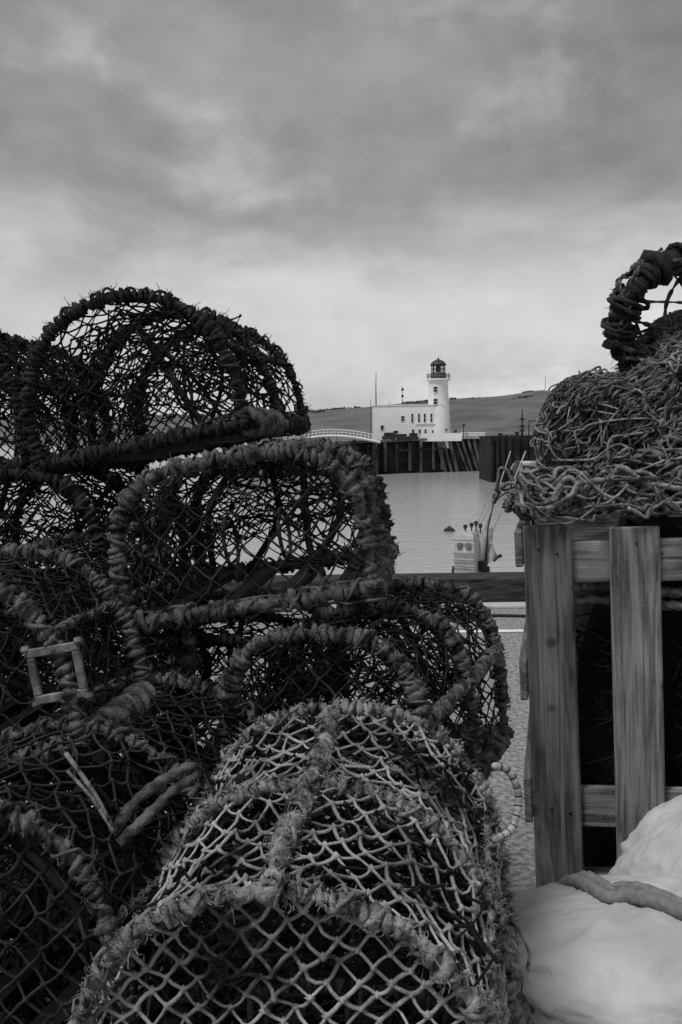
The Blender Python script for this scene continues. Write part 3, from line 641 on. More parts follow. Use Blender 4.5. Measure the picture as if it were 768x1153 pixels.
for px, y0 in ((614, 424), (624, 432)):
    p = at(px, 492, JD + 7); q = at(px, y0, JD + 7); g = MB(); g.tube([(p.x, p.y, p.z - 0.1), q], [0.12, 0.05], 5); tag(g.build('yacht_mast', 'grey_metal'), 'tall thin pale mast rising beyond the jetty' if px == 614 else 'shorter thin mast rising beyond the jetty', 'mast')

# ---------------------------------------------------------------- boats
def hull(mb, Lh, Wh, Hh, sheer=0.4, n=18):
    V = []
    for i in range(n + 1):
        f = i / n; w = Wh / 2 * (1 - max(0, (f - 0.45) / 0.55) ** 2.2) * (0.82 + 0.18 * min(1, f * 4)); top = Hh + sheer * (2 * f - 0.7) ** 2
        for s, zf in ((-1, 1), (-0.93, 0.55), (-0.6, 0.1), (0, 0), (0.6, 0.1), (0.93, 0.55), (1, 1)): V.append((s * w, -Lh / 2 + Lh * f + (0.5 * zf * f if f > .8 else 0), top * zf))
    Q = [(i * 7 + j, i * 7 + j + 1, (i + 1) * 7 + j + 1, (i + 1) * 7 + j) for i in range(n) for j in range(6)] + [(i * 7, (i + 1) * 7, (i + 1) * 7 + 6, i * 7 + 6) for i in range(n)]
    Q += [(0, 1, 5, 6), (1, 2, 4, 5)]; mb.add(V, Q, [(2, 3, 4)])
BD = 40.0; bp0 = at(533, 700, BD); boat = empty('fishing_boat', (bp0.x, BD, WATER - 0.3), (0, 0, math.radians(-18))); tag(boat, 'small white fishing boat with wheelhouse and leaning mast below the quay edge', 'boat')
g = MB(); hull(g, 8.0, 2.6, 1.7); g.build('hull', 'boat_hull', boat)
Mi = (Matrix.Translation(boat.location) @ Matrix.Rotation(math.radians(-18), 4, 'Z')).inverted()
def bl(px, py, D=BD): v = Mi @ at(px, py, D); return np.array(v)
zr = bl(530, 598)[2]
g = MB(); V = []; c = bl(528, 600)
for (z, s, dy) in ((1.2, 0.42, 0), (zr - 0.75, 0.40, 0), (zr - 0.1, 0.34, 0.12), (zr, 0.28, 0.16)):
    V += [(c[0] - s, c[1] - 1.0 + dy, z), (c[0] + s, c[1] - 1.0 + dy, z), (c[0] + s, c[1] + 1.1, z), (c[0] - s, c[1] + 1.1, z)]
g.add(V, [(q * 4 + s, q * 4 + (s + 1) % 4, q * 4 + 4 + (s + 1) % 4, q * 4 + 4 + s) for q in range(3) for s in range(4)] + [(12, 13, 14, 15)]); wh = g.build('wheelhouse', 'boat_white', boat, False)
for x in (-0.18, 0.16): g = MB(); g.box((c[0] + x - 0.1, c[1] - 1.03, zr - 0.60), (c[0] + x + 0.1, c[1] - 0.94, zr - 0.38)); g.build('window', 'grey_metal', wh, False)
for dz in (0.25, 0.8, 1.05, 1.3): g = MB(); g.tube([(c[0] - 0.48, c[1] - 1.06, zr - dz), (c[0] + 0.44, c[1] - 1.06, zr - dz - 0.03)], 0.018, 5); g.build('guard_rail', 'grey_metal', boat)
for px, py in ((524, 594), (531, 592), (536, 590), (541, 593)):
    p = bl(px, py); g = MB(); g.tube([(p[0], p[1], zr - 0.05), (p[0], p[1], p[2])], 0.03, 5); g.box((p[0] - 0.07, p[1] - 0.07, p[2] - 0.05), (p[0] + 0.07, p[1] + 0.07, p[2] + 0.12), None, 0.02); g.build('deck_lamp', 'dark_metal', boat, False)
g = MB(); g.tube([bl(547, 640), bl(549, 596), bl(557, 561)], [0.045, 0.038, 0.03], 6); mst = g.build('mast', 'dark_metal', boat); g = MB(); p = bl(557, 560); g.tube([p - (0, 0, .12), p + (0, 0, .12)], 0.09, 8); g.build('mast_lamp', 'dark_metal', mst)
for pts in (((519, 640), (547, 566)), ((538, 596), (556, 563)), ((545, 600), (575, 508)), ((552, 606), (592, 508))):  # stays, and two long pale rigging lines built as free-ended rods
    g = MB(); g.tube([bl(*pts[0]), bl(*pts[1])], 0.022 if pts[1][1] < 520 else 0.012, 4); g.build('rigging_line' if pts[1][1] < 520 else 'stay', 'boat_white' if pts[1][1] < 520 else 'grey_metal', boat)
def rag(name, pts, m, thick=0.03):
    n = len(pts); V = [bl(*q) for q in pts] + [bl(*q, BD + thick) for q in pts]; g = MB(); g.add(V, [(i, (i + 1) % n, n + (i + 1) % n, n + i) for i in range(n)], [(0, i, i + 1) for i in range(1, n - 1)] + [(n, n + i + 1, n + i) for i in range(1, n - 1)]); return g.build(name, m, boat, False)
def sail(name, corners, m, amp, seed):
    r = np.random.default_rng(seed); g = MB(); n = 12; A_, B_, C_, D_ = [np.array(bl(*q)) for q in corners]; V = []
    for j in range(n + 1):
        for i in range(n + 1):
            u, v = i / n, j / n; p = (A_ * (1 - u) + B_ * u) * (1 - v) + (D_ * (1 - u) + C_ * u) * v; p = p + np.array([0, amp * math.sin(5 * u + 4 * v + seed), 0]) * (0.3 + v); V.append(p)
    V2 = [p + np.array([0, 0.02, 0]) for p in V]; nn = (n + 1) ** 2; Q = [(j * (n + 1) + i, j * (n + 1) + i + 1, (j + 1) * (n + 1) + i + 1, (j + 1) * (n + 1) + i) for j in range(n) for i in range(n)]
    g.add(V + V2, Q + [(d + nn, c + nn, b + nn, a + nn) for a, b, c, d in Q]); return g.build(name, m, boat)
sail('steadying_sail', ((539, 600), (555, 593), (554, 632), (541, 642)), 'boat_white', 0.08, 2)
sail('flag', ((551, 612), (556, 614), (560, 628), (550, 634)), 'flag_cloth', 0.1, 5)
g = MB(); p = bl(543, 634); g.box((p[0] - .25, p[1] - .4, p[2] - .3), (p[0] + .22, p[1], p[2] + .1), None, .05); p = bl(545, 641); g.box((p[0] - .1, p[1] - .3, p[2] - .2), (p[0] + .25, p[1], p[2] + .15), None, .05); g.build('net_hauler', 'dark_metal', boat, False)
g = MB(); p = bl(563, 626); g.tube([bl(556, 632), p], 0.04, 6); g.knots([p], 0.11, np.random.default_rng(1)); g.build('boat_hook', 'dark_metal', boat)
for px in (508, 509.5, 526, 532): g = MB(); g.tube([bl(px, 652), bl(px + 2, 638)], 0.035, 5); g.build('stanchion', 'dark_metal', boat)
# buoy
bo = at(506, 600, 8.3 * F / 110); g = MB(); g.lathe([(0, -0.2), (0.45, -0.1), (0.5, 0.1), (0.28, 0.3), (0.07, 0.4), (0.05, 0.5), (0, 0.5)], (0, 0, 0), 12); ob = g.build('mooring_buoy', 'dark_metal'); ob.location = (bo.x, bo.y, WATER); tag(ob, 'small dark mooring buoy floating near the small white fishing boat', 'buoy')
# dinghies moored below the quay edge, only their tops show
for px, w, lab in ((472, 26, 'upturned pale dinghy hull just showing over the kerb'), (612, 16, 'pale boat cabin top behind the crate post')):
    p = at(px, 651, 24); rt = empty('dinghy', (p.x, 24, WATER - 0.2)); tag(rt, lab, 'boat'); g = MB(); hull(g, 5, 2.2, 1.0); g.build('hull', 'boat_hull', rt); hh = at(px, 648, 24).z - rt.location.z; ww = w * 24 / F / 2
    g = MB(); g.lathe([(ww * 1.0, 0.8), (ww, hh - 0.3), (ww * 0.9, hh - 0.1), (ww * 0.5, hh), (0, hh + 0.02)], (0, 0, 0), 20); g.build('cabin', 'boat_white', rt)
# boat moored at the jetty
p = at(592, 545, 140); rt = empty('moored_boat', (p.x, 140, WATER - 0.3), (0, 0, math.radians(155))); tag(rt, 'pale boat with raised bow moored in front of the jetty head', 'boat'); g = MB(); hull(g, 9, 3.4, 3.4, 0.9); g.build('hull', 'boat_hull', rt)
g = MB(); g.box((-1.2, -1.5, 2.7), (1.2, 1.6, 4.6), None, 0.2); g.build('wheelhouse', 'boat_white', rt, False)
g = MB(); g.tube([(-1.7, -3.4, 3.4), (-1.75, 0, 3.35), (-1.5, 2, 3.6), (-0.6, 3.9, 4.3), (0.0, 4.5, 4.5), (0.6, 3.9, 4.3), (1.5, 2, 3.6), (1.75, 0, 3.35), (1.7, -3.4, 3.4)], 0.18, 5); g.build('gunwale', 'boat_white', rt)

# ================================================================== THE STACK OF POTS
POTS = {}
def pot(key, label, fb, yaw, roll=0, pitch=0, **kw):
    r = lobster_pot(label, **kw); put(r, fb, yaw, roll, pitch, kw['L']); POTS[key] = r; return r
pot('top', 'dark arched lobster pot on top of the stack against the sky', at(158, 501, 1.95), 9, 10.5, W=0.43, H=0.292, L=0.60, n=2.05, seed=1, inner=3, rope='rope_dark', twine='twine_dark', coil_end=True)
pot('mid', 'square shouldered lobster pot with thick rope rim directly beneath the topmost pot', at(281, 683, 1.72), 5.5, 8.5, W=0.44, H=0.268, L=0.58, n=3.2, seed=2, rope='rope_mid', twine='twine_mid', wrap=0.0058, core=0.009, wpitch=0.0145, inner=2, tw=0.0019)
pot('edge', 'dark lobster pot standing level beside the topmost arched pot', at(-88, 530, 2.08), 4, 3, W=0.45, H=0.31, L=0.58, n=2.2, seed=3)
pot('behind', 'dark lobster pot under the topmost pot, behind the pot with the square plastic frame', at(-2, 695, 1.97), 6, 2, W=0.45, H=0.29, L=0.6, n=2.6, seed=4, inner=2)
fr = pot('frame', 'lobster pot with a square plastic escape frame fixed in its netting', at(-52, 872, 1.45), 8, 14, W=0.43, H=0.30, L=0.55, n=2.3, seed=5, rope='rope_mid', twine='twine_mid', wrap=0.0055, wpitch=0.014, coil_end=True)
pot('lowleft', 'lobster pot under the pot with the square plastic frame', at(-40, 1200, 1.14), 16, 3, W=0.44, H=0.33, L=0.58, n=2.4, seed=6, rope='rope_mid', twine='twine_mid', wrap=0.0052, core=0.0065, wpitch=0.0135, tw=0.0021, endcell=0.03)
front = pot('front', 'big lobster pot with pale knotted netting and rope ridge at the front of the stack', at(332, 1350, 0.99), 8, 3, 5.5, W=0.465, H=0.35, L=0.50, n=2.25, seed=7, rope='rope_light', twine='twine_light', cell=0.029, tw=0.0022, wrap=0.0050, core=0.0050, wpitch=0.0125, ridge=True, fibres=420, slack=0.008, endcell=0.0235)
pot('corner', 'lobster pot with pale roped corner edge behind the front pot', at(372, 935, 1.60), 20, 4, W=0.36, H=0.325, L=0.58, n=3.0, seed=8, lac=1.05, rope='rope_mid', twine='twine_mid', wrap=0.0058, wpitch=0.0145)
pot('under', 'dark lobster pot squeezed under the square shouldered pot', at(240, 890, 1.98), 4, 3, W=0.45, H=0.31, L=0.58, n=2.6, seed=9, inner=1)
# bottom courses: one pot copied
low = pot('low', 'dark lobster pot low in the stack beneath the front pot', (-0.04, 1.02, 0.285), 6, 0, W=0.45, H=0.265, L=0.55, n=2.8, seed=10, cell=0.05, fibres=80)
for (x, y, z, yaw, lab) in ((-0.02, 1.04, 0.012, 4, 'dark lobster pot standing on the quay beneath the front pot'), (-0.03, 1.68, 0.335, 14, 'dark lobster pot beneath the pot with the pale roped corner'), (-0.02, 1.70, 0.012, 12, 'dark lobster pot standing on the quay below the roped corner pot'),
                            (-0.56, 1.10, 0.29, 10, 'lobster pot low in the stack at its outer end'), (-0.56, 1.12, 0.012, 6, 'lobster pot standing on the quay at the outer end of the stack'),
                            (-0.56, 1.78, 0.33, 5, 'dark lobster pot in the rear row, second from the ground'), (-0.58, 1.80, 0.012, 3, 'dark lobster pot standing on the quay in the rear row'), (-0.62, 1.97, 0.625, 5, 'dark lobster pot in the rear row, third from the ground'), ):
    c = copy_tree(low); c['label'] = lab; put(c, (x, y, z), yaw, 0, 0, 0.55)
# square escape frame in the left pot's end net
g = MB(); s = 0.041
for (lo, hi) in (((-s, s - 0.013), (s, s)), ((-s, -s), (s, -s + 0.013)), ((-s, -s + 0.013), (-s + 0.012, s - 0.013)), ((s - 0.012, -s + 0.013), (s, s - 0.013))): g.box((lo[0], -0.004, lo[1]), (hi[0], 0.004, hi[1]), None, 0.0015)
for x in (-s, s):
    for z in (-s, s): g.lathe([(0, -0.006), (0.005, -0.0055), (0.0075, 0), (0.005, 0.0055), (0, 0.006)], (x, 0, z), 10)
ef = g.build('escape_frame', 'plastic', fr, False); W_ = fr.matrix_world
bpy.context.view_layer.update()
pt = fr.matrix_world.inverted() @ at(66, 757, 1.425); ef.location = (pt.x, -0.55 / 2 - 0.006, pt.z); ef.rotation_euler = (0, math.radians(4), 0)
# beaded rope handle on the front pot's flank
bpy.context.view_layer.update(); Fi = front.matrix_world.inverted(); g = MB(); P = spline([np.array(Fi @ at(*q)) for q in ((555, 862, 1.30), (570, 866, 1.31), (580, 880, 1.31), (584, 898, 1.31), (582, 918, 1.30), (574, 936, 1.29), (556, 946, 1.27))], 60)
P, _ = resample(P, 0.0022); g.tube(P, 0.0048 * (0.75 + 0.4 * np.abs(np.sin(np.arange(len(P)) * 0.55)) ** 0.5), 8); g.build('rope_handle', 'bead_light', front)
g = MB(); g.sticks(P[5::6][:-1], P[5::6][:-1] + (P[6::6][:len(P[5::6]) - 1] - P[5::6][:-1]) * 0.9, 0.0056, 8); g.build('whipping', 'cable', front)
# loose rope loop and twine over the left pots
r = np.random.default_rng(21)
g = MB()
P = spline([at(128, 938, 1.20), at(150, 905, 1.21), at(185, 878, 1.23), at(216, 863, 1.25), at(221, 872, 1.25), at(198, 888, 1.23), at(160, 925, 1.205), at(134, 950, 1.19)], 80)
rope_lay(g, P, 0.0068, r, 12, 0.12); tag(g.build('rope_loop', 'rope_mid'), 'doubled thick rope loop lying across the pot under the framed pot', 'rope')
for (a_, b_, rr, lab) in (((74, 848, 1.22), (131, 940, 1.19), 0.0032, 'longer pale taut twine slanting down to the rope loop'), ((76, 868, 1.21), (128, 937, 1.185), 0.0024, 'shorter pale taut twine slanting beside the longer one')):
    g = MB(); g.tube(spline([at(*a_), (at(*a_) + at(*b_)) / 2 + Vector((0.003, 0, 0.002)), at(*b_)], 20), rr, 6); tag(g.build('twine', 'rope_light'), lab, 'twine')

# ================================================================== THE CRATE
CD = min(np.linspace(2.5, 3.0, 501), key=lambda D_: abs(at(604, 1007, D_).z)); cyaw = math.radians(-12)
cbl = at(604, 1007, CD); crate = empty('wooden_crate', (cbl.x, cbl.y, 0.0)); crate.rotation_euler = (Matrix.Rotation(cyaw, 3, 'Z') @ Matrix.Rotation(-math.radians(2.1), 3, 'Y')).to_euler()
tag(crate, 'weathered wooden slatted crate piled with nets and ropes', 'crate')
CW, CDp, CH = 1.16, 1.0, 1.045
def board(name, lo, hi, m='crate_wood', bev=0.004, rot=0.0):
    g = MB(); c = [(lo[i] + hi[i]) / 2 for i in range(3)]; h = [(hi[i] - lo[i]) / 2 for i in range(3)]
    dims = h; ax = int(np.argmax(h)); 
    # board built along its local Z so that the grain runs with it
    if ax == 2: g.box((-h[0], -h[1], -h[2]), h, None, bev); R = Matrix.Identity(3)
    elif ax == 0: g.box((-h[2], -h[1], -h[0]), (h[2], h[1], h[0]), None, bev); R = Matrix.Rotation(math.radians(90), 3, 'Y')
    else: g.box((-h[0], -h[2], -h[1]), (h[0], h[2], h[1]), None, bev); R = Matrix.Rotation(math.radians(-90), 3, 'X')
    o_ = g.build(name, m, crate, False); o_.location = c; o_.rotation_euler = (R @ Matrix.Rotation(rot, 3, 'X')).to_euler() if ax != 2 else (0, rot, 0); return o_
sw = 0.132
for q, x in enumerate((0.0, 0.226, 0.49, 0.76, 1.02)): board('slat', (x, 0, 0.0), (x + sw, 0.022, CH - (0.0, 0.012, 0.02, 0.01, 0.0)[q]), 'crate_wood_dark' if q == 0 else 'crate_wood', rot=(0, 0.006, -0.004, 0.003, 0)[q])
for z0, z1 in ((CH - 0.165, CH - 0.05), (0.19, 0.30)): board('rail', (0.012, 0.0235, z0), (CW - 0.01, 0.062, z1), 'crate_wood')
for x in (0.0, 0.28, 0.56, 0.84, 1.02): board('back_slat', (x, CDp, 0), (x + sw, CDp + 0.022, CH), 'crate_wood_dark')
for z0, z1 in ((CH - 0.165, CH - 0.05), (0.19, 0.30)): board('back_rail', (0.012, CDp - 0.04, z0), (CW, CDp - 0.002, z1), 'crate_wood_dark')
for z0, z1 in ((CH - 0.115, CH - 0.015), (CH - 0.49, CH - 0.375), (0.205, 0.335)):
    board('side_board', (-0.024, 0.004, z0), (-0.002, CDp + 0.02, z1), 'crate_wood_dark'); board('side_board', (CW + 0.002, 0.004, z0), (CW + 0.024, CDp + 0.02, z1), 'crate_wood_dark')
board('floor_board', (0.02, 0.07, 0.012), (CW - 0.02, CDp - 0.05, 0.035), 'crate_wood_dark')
for q, (x, z) in enumerate(((0.04, 0.98), (0.09, 0.965), (0.30, 0.99), (0.365, 0.96), (0.05, 0.25), (0.10, 0.24), (0.31, 0.245), (0.36, 0.25))):
    g = MB(); g.knots([(x, -0.001, z)], 0.005, np.random.default_rng(q)); g.build('nail_head', 'dark_metal', crate)

# ---------------------------------------------------------------- nets and ropes piled on it and in it
C2W = Matrix.Translation(crate.location) @ crate.rotation_euler.to_matrix().to_4x4()
def lumpy(mb, c, rad, amp, seed, nu=26, nv=16):
    V = []
    for j in range(nv + 1):
        ph = math.pi * j / nv
        for i in range(nu):
            th = 2 * math.pi * i / nu; d = Vector((math.sin(ph) * math.cos(th), math.sin(ph) * math.sin(th), math.cos(ph))); s = 1 + amp * mnoise.fractal(d * 2.2 + Vector((seed, 0, 0)), 1, 2, 4)
            V.append((c[0] + d.x * rad[0] * s, c[1] + d.y * rad[1] * s, c[2] + d.z * rad[2] * s))
    mb.add(V, [(j * nu + i, j * nu + (i + 1) % nu, (j + 1) * nu + (i + 1) % nu, (j + 1) * nu + i) for j in range(nv) for i in range(nu)])
def rope_r(n, r0, rng): return r0 * np.clip(1 + 0.45 * snoise(n, rng, 1.6) + 0.25 * np.sin(np.arange(n) * 2.1), 0.45, 2.0)
def drape(root, c, rad, pole, nst, r0, seed, m, name='strand_bundle', t0=0.1, t1=0.75, swirl=0.5, seg=64, facing=None):
    """strands of heaped net flowing from a pole over a mound"""
    rng = np.random.default_rng(seed); mb = MB(); pl = np.array(pole, float); pl /= np.linalg.norm(pl); a = np.cross(pl, (0.3, 0.9, 0.1)); a /= np.linalg.norm(a); b_ = np.cross(pl, a)
    for q in range(nst):
        az = rng.uniform(0, 2 * math.pi); ta = t0 * rng.uniform(0.2, 2.0); tb = t1 * rng.uniform(0.6, 1.12); t = np.linspace(ta, tb, seg) * math.pi
        az_ = az + swirl * snoise(seg, rng, 14) + 0.05 * snoise(seg, rng, 4); d = np.cos(t)[:, None] * pl + np.sin(t)[:, None] * (np.cos(az_)[:, None] * a + np.sin(az_)[:, None] * b_)
        lay = 1 + rng.uniform(-0.08, 0.05) + 0.05 * snoise(seg, rng, 9) + np.array([0.26 * mnoise.noise(Vector(dd) * 2.6 + Vector((seed, 0, 0))) for dd in d]); P = np.array(c) + d * np.array(rad) * lay[:, None]
        P = P[P[:, 2] > c[2] - rad[2] * 0.98]
        if len(P) < 6: continue
        mb.tube(P, rope_r(len(P), r0 * rng.uniform(0.7, 1.3), rng), 5, jit=(0.12, rng))
    return mb.build(name, m, root)
def heap(label, px, py, D, rad, pole, nst, r0, seed, m='net_rope', t1=0.75, swirl=0.5, name='fishing_net', loops=0, cat='fishing net'):
    c = at(px, py, D); rt = empty(name, (c.x, c.y, c.z - rad[2])); tag(rt, label, cat, None); lc = (0, 0, rad[2])
    g = MB(); lumpy(g, lc, [x * 0.88 for x in rad], 0.22, seed); g.build('net_core', 'core_shade', rt)
    drape(rt, lc, rad, pole, nst, r0, seed, m, t1=t1, swirl=swirl)
    rng = np.random.default_rng(seed + 99)
    for q in range(loops):
        g = MB(); n = 50; az = rng.uniform(math.pi * 0.9, math.pi * 2.1); el = rng.uniform(-0.1, 1.1); t = np.linspace(0, 1, n)
        A_ = az + rng.uniform(0.5, 1.3) * rng.choice([-1, 1]) * (t - 0.5) + 0.35 * snoise(n, rng, 14); E_ = el + rng.uniform(-0.6, 0.6) * (t - 0.5) + 0.35 * snoise(n, rng, 12)
        k_ = 1.05 + 0.09 * snoise(n, rng, 8); P = np.stack([rad[0] * np.cos(E_) * np.cos(A_) * k_, rad[1] * np.cos(E_) * np.sin(A_) * k_, rad[2] * (1 + np.sin(E_) * k_)], -1)
        rope_lay(g, P, rng.uniform(0.0018, 0.0045), rng, 7); g.build('loose_line', 'net_rope_pale', rt)
    return rt
heap('large heap of fishing net with long drooping strands, on the crate', 708, 499, 3.10, (0.268, 0.29, 0.232), (0.55, -0.3, 0.78), 620, 0.0030, 31, t1=0.66, swirl=0.15, loops=34)
heap('lumpy bundle of thick knotted rope net bulging at the crate corner', 790, 528, 2.90, (0.235, 0.20, 0.135), (0.9, 0.1, 0.3), 340, 0.005, 47, 'net_rope', t1=0.9, swirl=0.7, loops=10)
heap('small tangled net mound under the big roped ring', 765, 428, 3.12, (0.17, 0.17, 0.105), (0.2, -0.4, 0.9), 220, 0.0036, 53, 'net_rope', t1=0.8, swirl=0.9, loops=24)
# flat tangle between the crate rim and the heaps
def tangle(label, name, spots, n, rz, r0, seed, m, rad=(0.05, 0.2)):
    rng = np.random.default_rng(seed); c = spots[0]; rt = empty(name, (c[0], c[1], c[2])); tag(rt, label, 'rope')
    for q in range(n):
        s = spots[rng.integers(len(spots))]; g = MB(); k_ = 60; t = np.linspace(0, rng.uniform(0.6, 1.7) * 2 * math.pi, k_); R = rng.uniform(*rad) * (1 + 0.35 * snoise(k_, rng, 12)); ph = rng.uniform(0, 6.28); ec = rng.uniform(0.5, 1.0)
        x = s[0] - c[0] + rng.normal(0, s[3]) + R * 1.25 * np.cos(t + ph); y = s[1] - c[1] + rng.normal(0, s[4]) + R * ec * np.sin(t + ph); z = s[2] - c[2] + rz * np.clip(0.5 + 0.5 * snoise(k_, rng, 10) + rng.uniform(-.3, .3), 0, 1.2)
        z = np.where(y + c[1] < CD + 0.17 * (x + c[0] - 0.5) * -1 - 0.02, z - 0.02, z)
        x = np.maximum(x + c[0], 0.485 + 0.012 * snoise(k_, rng, 9)) - c[0]; y = np.maximum(y + c[1], CD - 0.04 + 0.03 * snoise(k_, rng, 9) - 0.16 * (x + c[0] - 0.5)) - c[1]
        rope_lay(g, np.stack([x, y, z], -1), r0 * rng.uniform(0.5, 1.4), rng); g.build('rope_coil', m if rng.random() < 0.65 else 'net_rope', rt)
    return rt
tz = (C2W @ Vector((0.3, 0.2, CH))).z
def cw(x, y, z): v = C2W @ Vector((x, y, z)); return v
spots = [(*cw(x, y, CH + 0.012), 0.05, 0.06) for x in (0.10, 0.24, 0.38, 0.52, 0.66, 0.80) for y in (0.10, 0.22, 0.36)]
tangle('flat tangle of pale ropes lying along the crate rim', 'rope_tangle', spots, 190, 0.11, 0.0055, 71, 'net_rope_pale', (0.03, 0.11))
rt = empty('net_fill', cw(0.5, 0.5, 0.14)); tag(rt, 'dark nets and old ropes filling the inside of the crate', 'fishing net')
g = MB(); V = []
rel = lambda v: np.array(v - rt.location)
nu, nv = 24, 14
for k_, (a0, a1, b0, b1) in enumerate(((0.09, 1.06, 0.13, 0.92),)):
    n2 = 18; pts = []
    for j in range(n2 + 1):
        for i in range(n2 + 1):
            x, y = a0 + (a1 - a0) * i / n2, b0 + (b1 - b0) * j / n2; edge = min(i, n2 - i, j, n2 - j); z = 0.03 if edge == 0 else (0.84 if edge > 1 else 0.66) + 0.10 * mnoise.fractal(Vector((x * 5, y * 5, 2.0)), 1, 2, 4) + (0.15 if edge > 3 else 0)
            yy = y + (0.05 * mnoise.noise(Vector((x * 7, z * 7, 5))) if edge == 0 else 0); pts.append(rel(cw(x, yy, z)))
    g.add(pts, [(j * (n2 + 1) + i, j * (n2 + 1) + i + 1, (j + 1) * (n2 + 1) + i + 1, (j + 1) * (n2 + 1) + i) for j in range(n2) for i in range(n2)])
g.build('net_core', 'core_shade', rt)
rng = np.random.default_rng(83)
for q in range(90):
    g = MB(); k_ = 40; x0 = rng.uniform(0.10, 1.0); z0 = rng.uniform(0.30, 0.98); t = np.linspace(0, 1, k_); x = x0 + rng.uniform(-.3, .3) * (t - .5) * 2 + 0.05 * snoise(k_, rng, 9); z = z0 + rng.uniform(-.12, .12) * (t - .5) * 2 + 0.05 * snoise(k_, rng, 9); y = 0.10 + 0.03 * snoise(k_, rng, 7) + rng.uniform(0, .03)
    P = np.array([rel(cw(min(max(a_, 0.03), 1.12), max(b_, 0.075), min(max(c_, 0.16), CH - 0.02))) for a_, b_, c_ in zip(x, y, z)]); g.tube(P, rope_r(k_, rng.uniform(0.002, 0.004), rng), 5); g.build('rope_strand', 'inner_net_shade' if rng.random() < 0.7 else 'twine_dark', rt)
for (za, zb, rr) in ((0.845, 0.87, 0.012), (0.80, 0.845, 0.010)):
    g = MB(); P = [rel(cw(x, 0.085 + 0.01 * math.sin(9 * x), za + (zb - za) * x + 0.015 * math.sin(11 * x))) for x in np.linspace(0.08, 1.05, 60)]; rope_lay(g, np.array(P), rr * 1.25, rng, 12, 0.25); g.build('thick_rope', 'rope_light', rt)
# the roped ring standing on top
rc = at(762, 353, 3.12); rt = empty('roped_ring', rc); rt.rotation_euler = (math.radians(8), math.radians(-12), math.radians(14)); tag(rt, 'thick ring wrapped in frayed net, standing on top of the net pile', 'roped ring')
rng = np.random.default_rng(91); th = np.linspace(0, 2 * math.pi, 260); rx, rz_ = 0.205, 0.165
P = np.stack([rx * np.cos(th), 0.02 * np.sin(2 * th), rz_ * np.sin(th) + 0.02 * np.cos(th)], -1)
g = MB(); rope_wrap(g, P, 0.027, 0.011, 0.024, rng, lump=0.6, per=9, fibres=260); g.build('ring', 'rope_dark', rt)
g = MB()
for q in range(60):
    k_ = 60; s0 = rng.uniform(0, 6.28); t = s0 + np.linspace(0, rng.uniform(0.4, 1.6), k_); a = np.linspace(0, rng.uniform(1, 5), k_) * rng.choice([-1, 1]) + rng.uniform(0, 6.28); R = 0.037 * (1 + 0.25 * snoise(k_, rng, 8))
    g.tube(np.stack([(rx + R * np.cos(a)) * np.cos(t), R * np.sin(a), (rz_ + R * np.cos(a)) * np.sin(t)], -1), rope_r(k_, rng.uniform(0.003, 0.009), rng), 5, jit=(0.15, rng))
g.build('wrapping', 'rope_mid', rt)
for q in range(46):    # lines strung across the ring, thick at the lower right
    k_ = 30; a0 = rng.uniform(3.3, 6.6); a1 = a0 + rng.uniform(0.6, 2.0); g = MB(); A_ = np.array([rx * math.cos(a0), rng.normal(0, .03), rz_ * math.sin(a0)]); B_ = np.array([rx * math.cos(a1), rng.normal(0, .03), rz_ * math.sin(a1)])
    if q < 6: a1 = rng.uniform(0.3, 3.0); B_ = np.array([rx * math.cos(a1), 0, rz_ * math.sin(a1)])
    mid = (A_ + B_) / 2 + rng.normal(0, 0.035, 3); g.tube(spline([A_, mid, B_], k_), rope_r(len(spline([A_, mid, B_], k_)), rng.uniform(0.003, 0.007), rng), 5); g.build('strung_line', 'rope_dark' if q > 8 else 'rope_mid', rt)
lc = (0.05, 0.03, -0.115); g = MB(); lumpy(g, lc, (0.14, 0.08, 0.085), 0.3, 7.7); g.build('net_core', 'core_shade', rt); drape(rt, lc, (0.165, 0.10, 0.105), (0.4, -0.3, 0.8), 150, 0.004, 63, 'rope_mid', t1=0.85, swirl=0.9)
# frayed tuft hanging on the left of the ring
g = MB(); base = np.array((-0.165, -0.01, -0.12)); A_ = base + rng.normal(0, 0.01, (90, 3)); d = np.array([-0.75, 0, -0.25]) + rng.normal(0, 0.35, (90, 3)); B_ = A_ + d * rng.uniform(0.02, 0.06, (90, 1)); g.sticks(A_, B_, 0.0013, 3); g.build('frayed_end', 'rope_mid', rt)

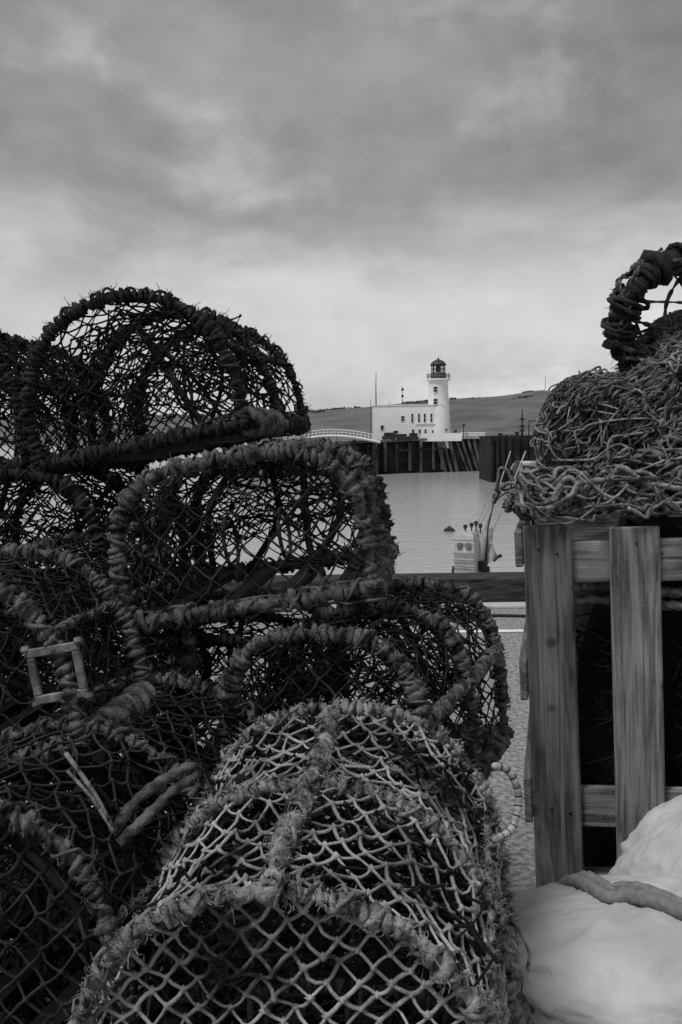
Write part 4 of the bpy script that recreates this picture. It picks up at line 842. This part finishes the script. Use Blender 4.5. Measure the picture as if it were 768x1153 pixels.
# ================================================================== THE WHITE BULK BAG
bag = empty('bulk_bag', (0.80, 2.10, 0)); tag(bag, 'dusty white woven bulk bag slumped before the crate', 'bag'); bo_ = Vector(bag.location)
def lobe(name, c, rad, seed, n1=190, n2=110, pw=2.6, fold=0.045):
    V = []
    for j in range(n2 + 1):
        ph = math.pi * j / n2
        for i in range(n1):
            th = 2 * math.pi * i / n1; d = Vector((math.sin(ph) * math.cos(th), math.sin(ph) * math.sin(th), math.cos(ph)))
            s = (abs(d.x) ** pw + abs(d.y) ** pw + abs(d.z) ** pw) ** (-1 / pw)
            p = d * 2.1 + Vector((seed, seed * .3, 0)); w = Vector((p.x * 0.8 + p.z * 0.6, p.y, p.z * 0.7 - p.x * .4))
            q_ = Vector((w.x * 1.6, w.y * 1.6, w.z * 0.8)); wp = mnoise.fractal(p * 0.9, 1, 2, 2)
            rid = (1 - abs(mnoise.noise(q_ * 0.9 + Vector((wp, 4, wp)))) * 2.2); rid2 = max(0, 1 - abs(mnoise.noise(q_ * 2.3 + Vector((wp * 1.5, 9, 0)))) * 4.5)
            k_ = 1 + fold * (1.0 * rid + 1.2 * wp) + 0.020 * rid2 ** 2 + 0.003 * max(0, 1 - abs(mnoise.noise(q_ * 4.7 + Vector((2, wp * 2, 0)))) * 6)
            z = c[2] + d.z * s * rad[2] * k_; V.append((c[0] + d.x * s * rad[0] * k_, c[1] + d.y * s * rad[1] * k_, max(z, 0.004)))
    g = MB(); g.add(V, [(j * n1 + i, j * n1 + (i + 1) % n1, (j + 1) * n1 + (i + 1) % n1, (j + 1) * n1 + i) for j in range(n2) for i in range(n1)]); return g.build(name, 'bagcloth', bag)
lobe('bag_body', (-0.04, -0.12, 0.13), (0.52, 0.27, 0.205), 3.0)
lobe('bag_top', (0.28, 0.12, 0.22), (0.46, 0.24, 0.27), 8.0, fold=0.03, pw=2.1)
from mathutils.bvhtree import BVHTree
bpy.context.view_layer.update(); trees = []
for ch in bag.children: trees.append(BVHTree.FromPolygons([ch.matrix_world @ v.co for v in ch.data.vertices], [list(p_.vertices) for p_ in ch.data.polygons]))
def on_bag(px, py, D):
    d = (at(px, py, D) - CAM).normalized(); hits = [h_ for h_ in (t_.ray_cast(CAM, d) for t_ in trees) if h_[0] is not None]
    h_ = min(hits, key=lambda h_: h_[3]); nr = h_[1] if h_[1].dot(d) < 0 else -h_[1]
    return h_[0], (nr + Vector((0, -0.3, 1.0)) * 0.8).normalized()
hp = [on_bag(px, py, 2.2) for px, py in ((690, 1014), (702, 1008), (718, 1010), (738, 1016), (758, 1024), (780, 1034), (805, 1046), (835, 1060))]
e0, e1 = hp[0][0], hp[0][1]
def down_on_bag(x, y):      # drop onto the cloth from above
    hs = [h_ for h_ in (t_.ray_cast(Vector((x, y, 2.0)), Vector((0, 0, -1))) for t_ in trees) if h_[0] is not None]
    return (max(hs, key=lambda h_: h_[0].z)[0] if hs else Vector((x, y, 0.05)), Vector((-0.2, 0.2, 1)).normalized())
hp = [down_on_bag(e0.x - 0.055, e0.y + 0.30), down_on_bag(e0.x - 0.05, e0.y + 0.22), down_on_bag(e0.x - 0.04, e0.y + 0.14), down_on_bag(e0.x - 0.022, e0.y + 0.07)] + hp
P = spline([np.array(p_ - bo_) for p_, _ in hp], 90); NR = spline([np.array(q_) for _, q_ in hp], 90)
g = MB(); V = []; n = len(P)
for it in range(6): P[1:-1] = (P[:-2] + 2 * P[1:-1] + P[2:]) / 4; NR[1:-1] = (NR[:-2] + 2 * NR[1:-1] + NR[2:]) / 4
for q in range(n):
    tg = P[min(q + 1, n - 1)] - P[max(q - 1, 0)]; tg /= np.linalg.norm(tg); wv = np.cross(tg, NR[q]); wv /= np.linalg.norm(wv); nn = np.cross(wv, tg)
    V.append((P[q] + wv * 0.0125 + nn * 0.010, P[q] - wv * 0.0125 + nn * 0.010))
V = np.array(V); rg = np.random.default_rng(4)
for q in (0, 1): g = MB(); rope_lay(g, V[:, q], 0.0145, rg, 14, 0.05); g.build('strap_roll', 'strap', bag)
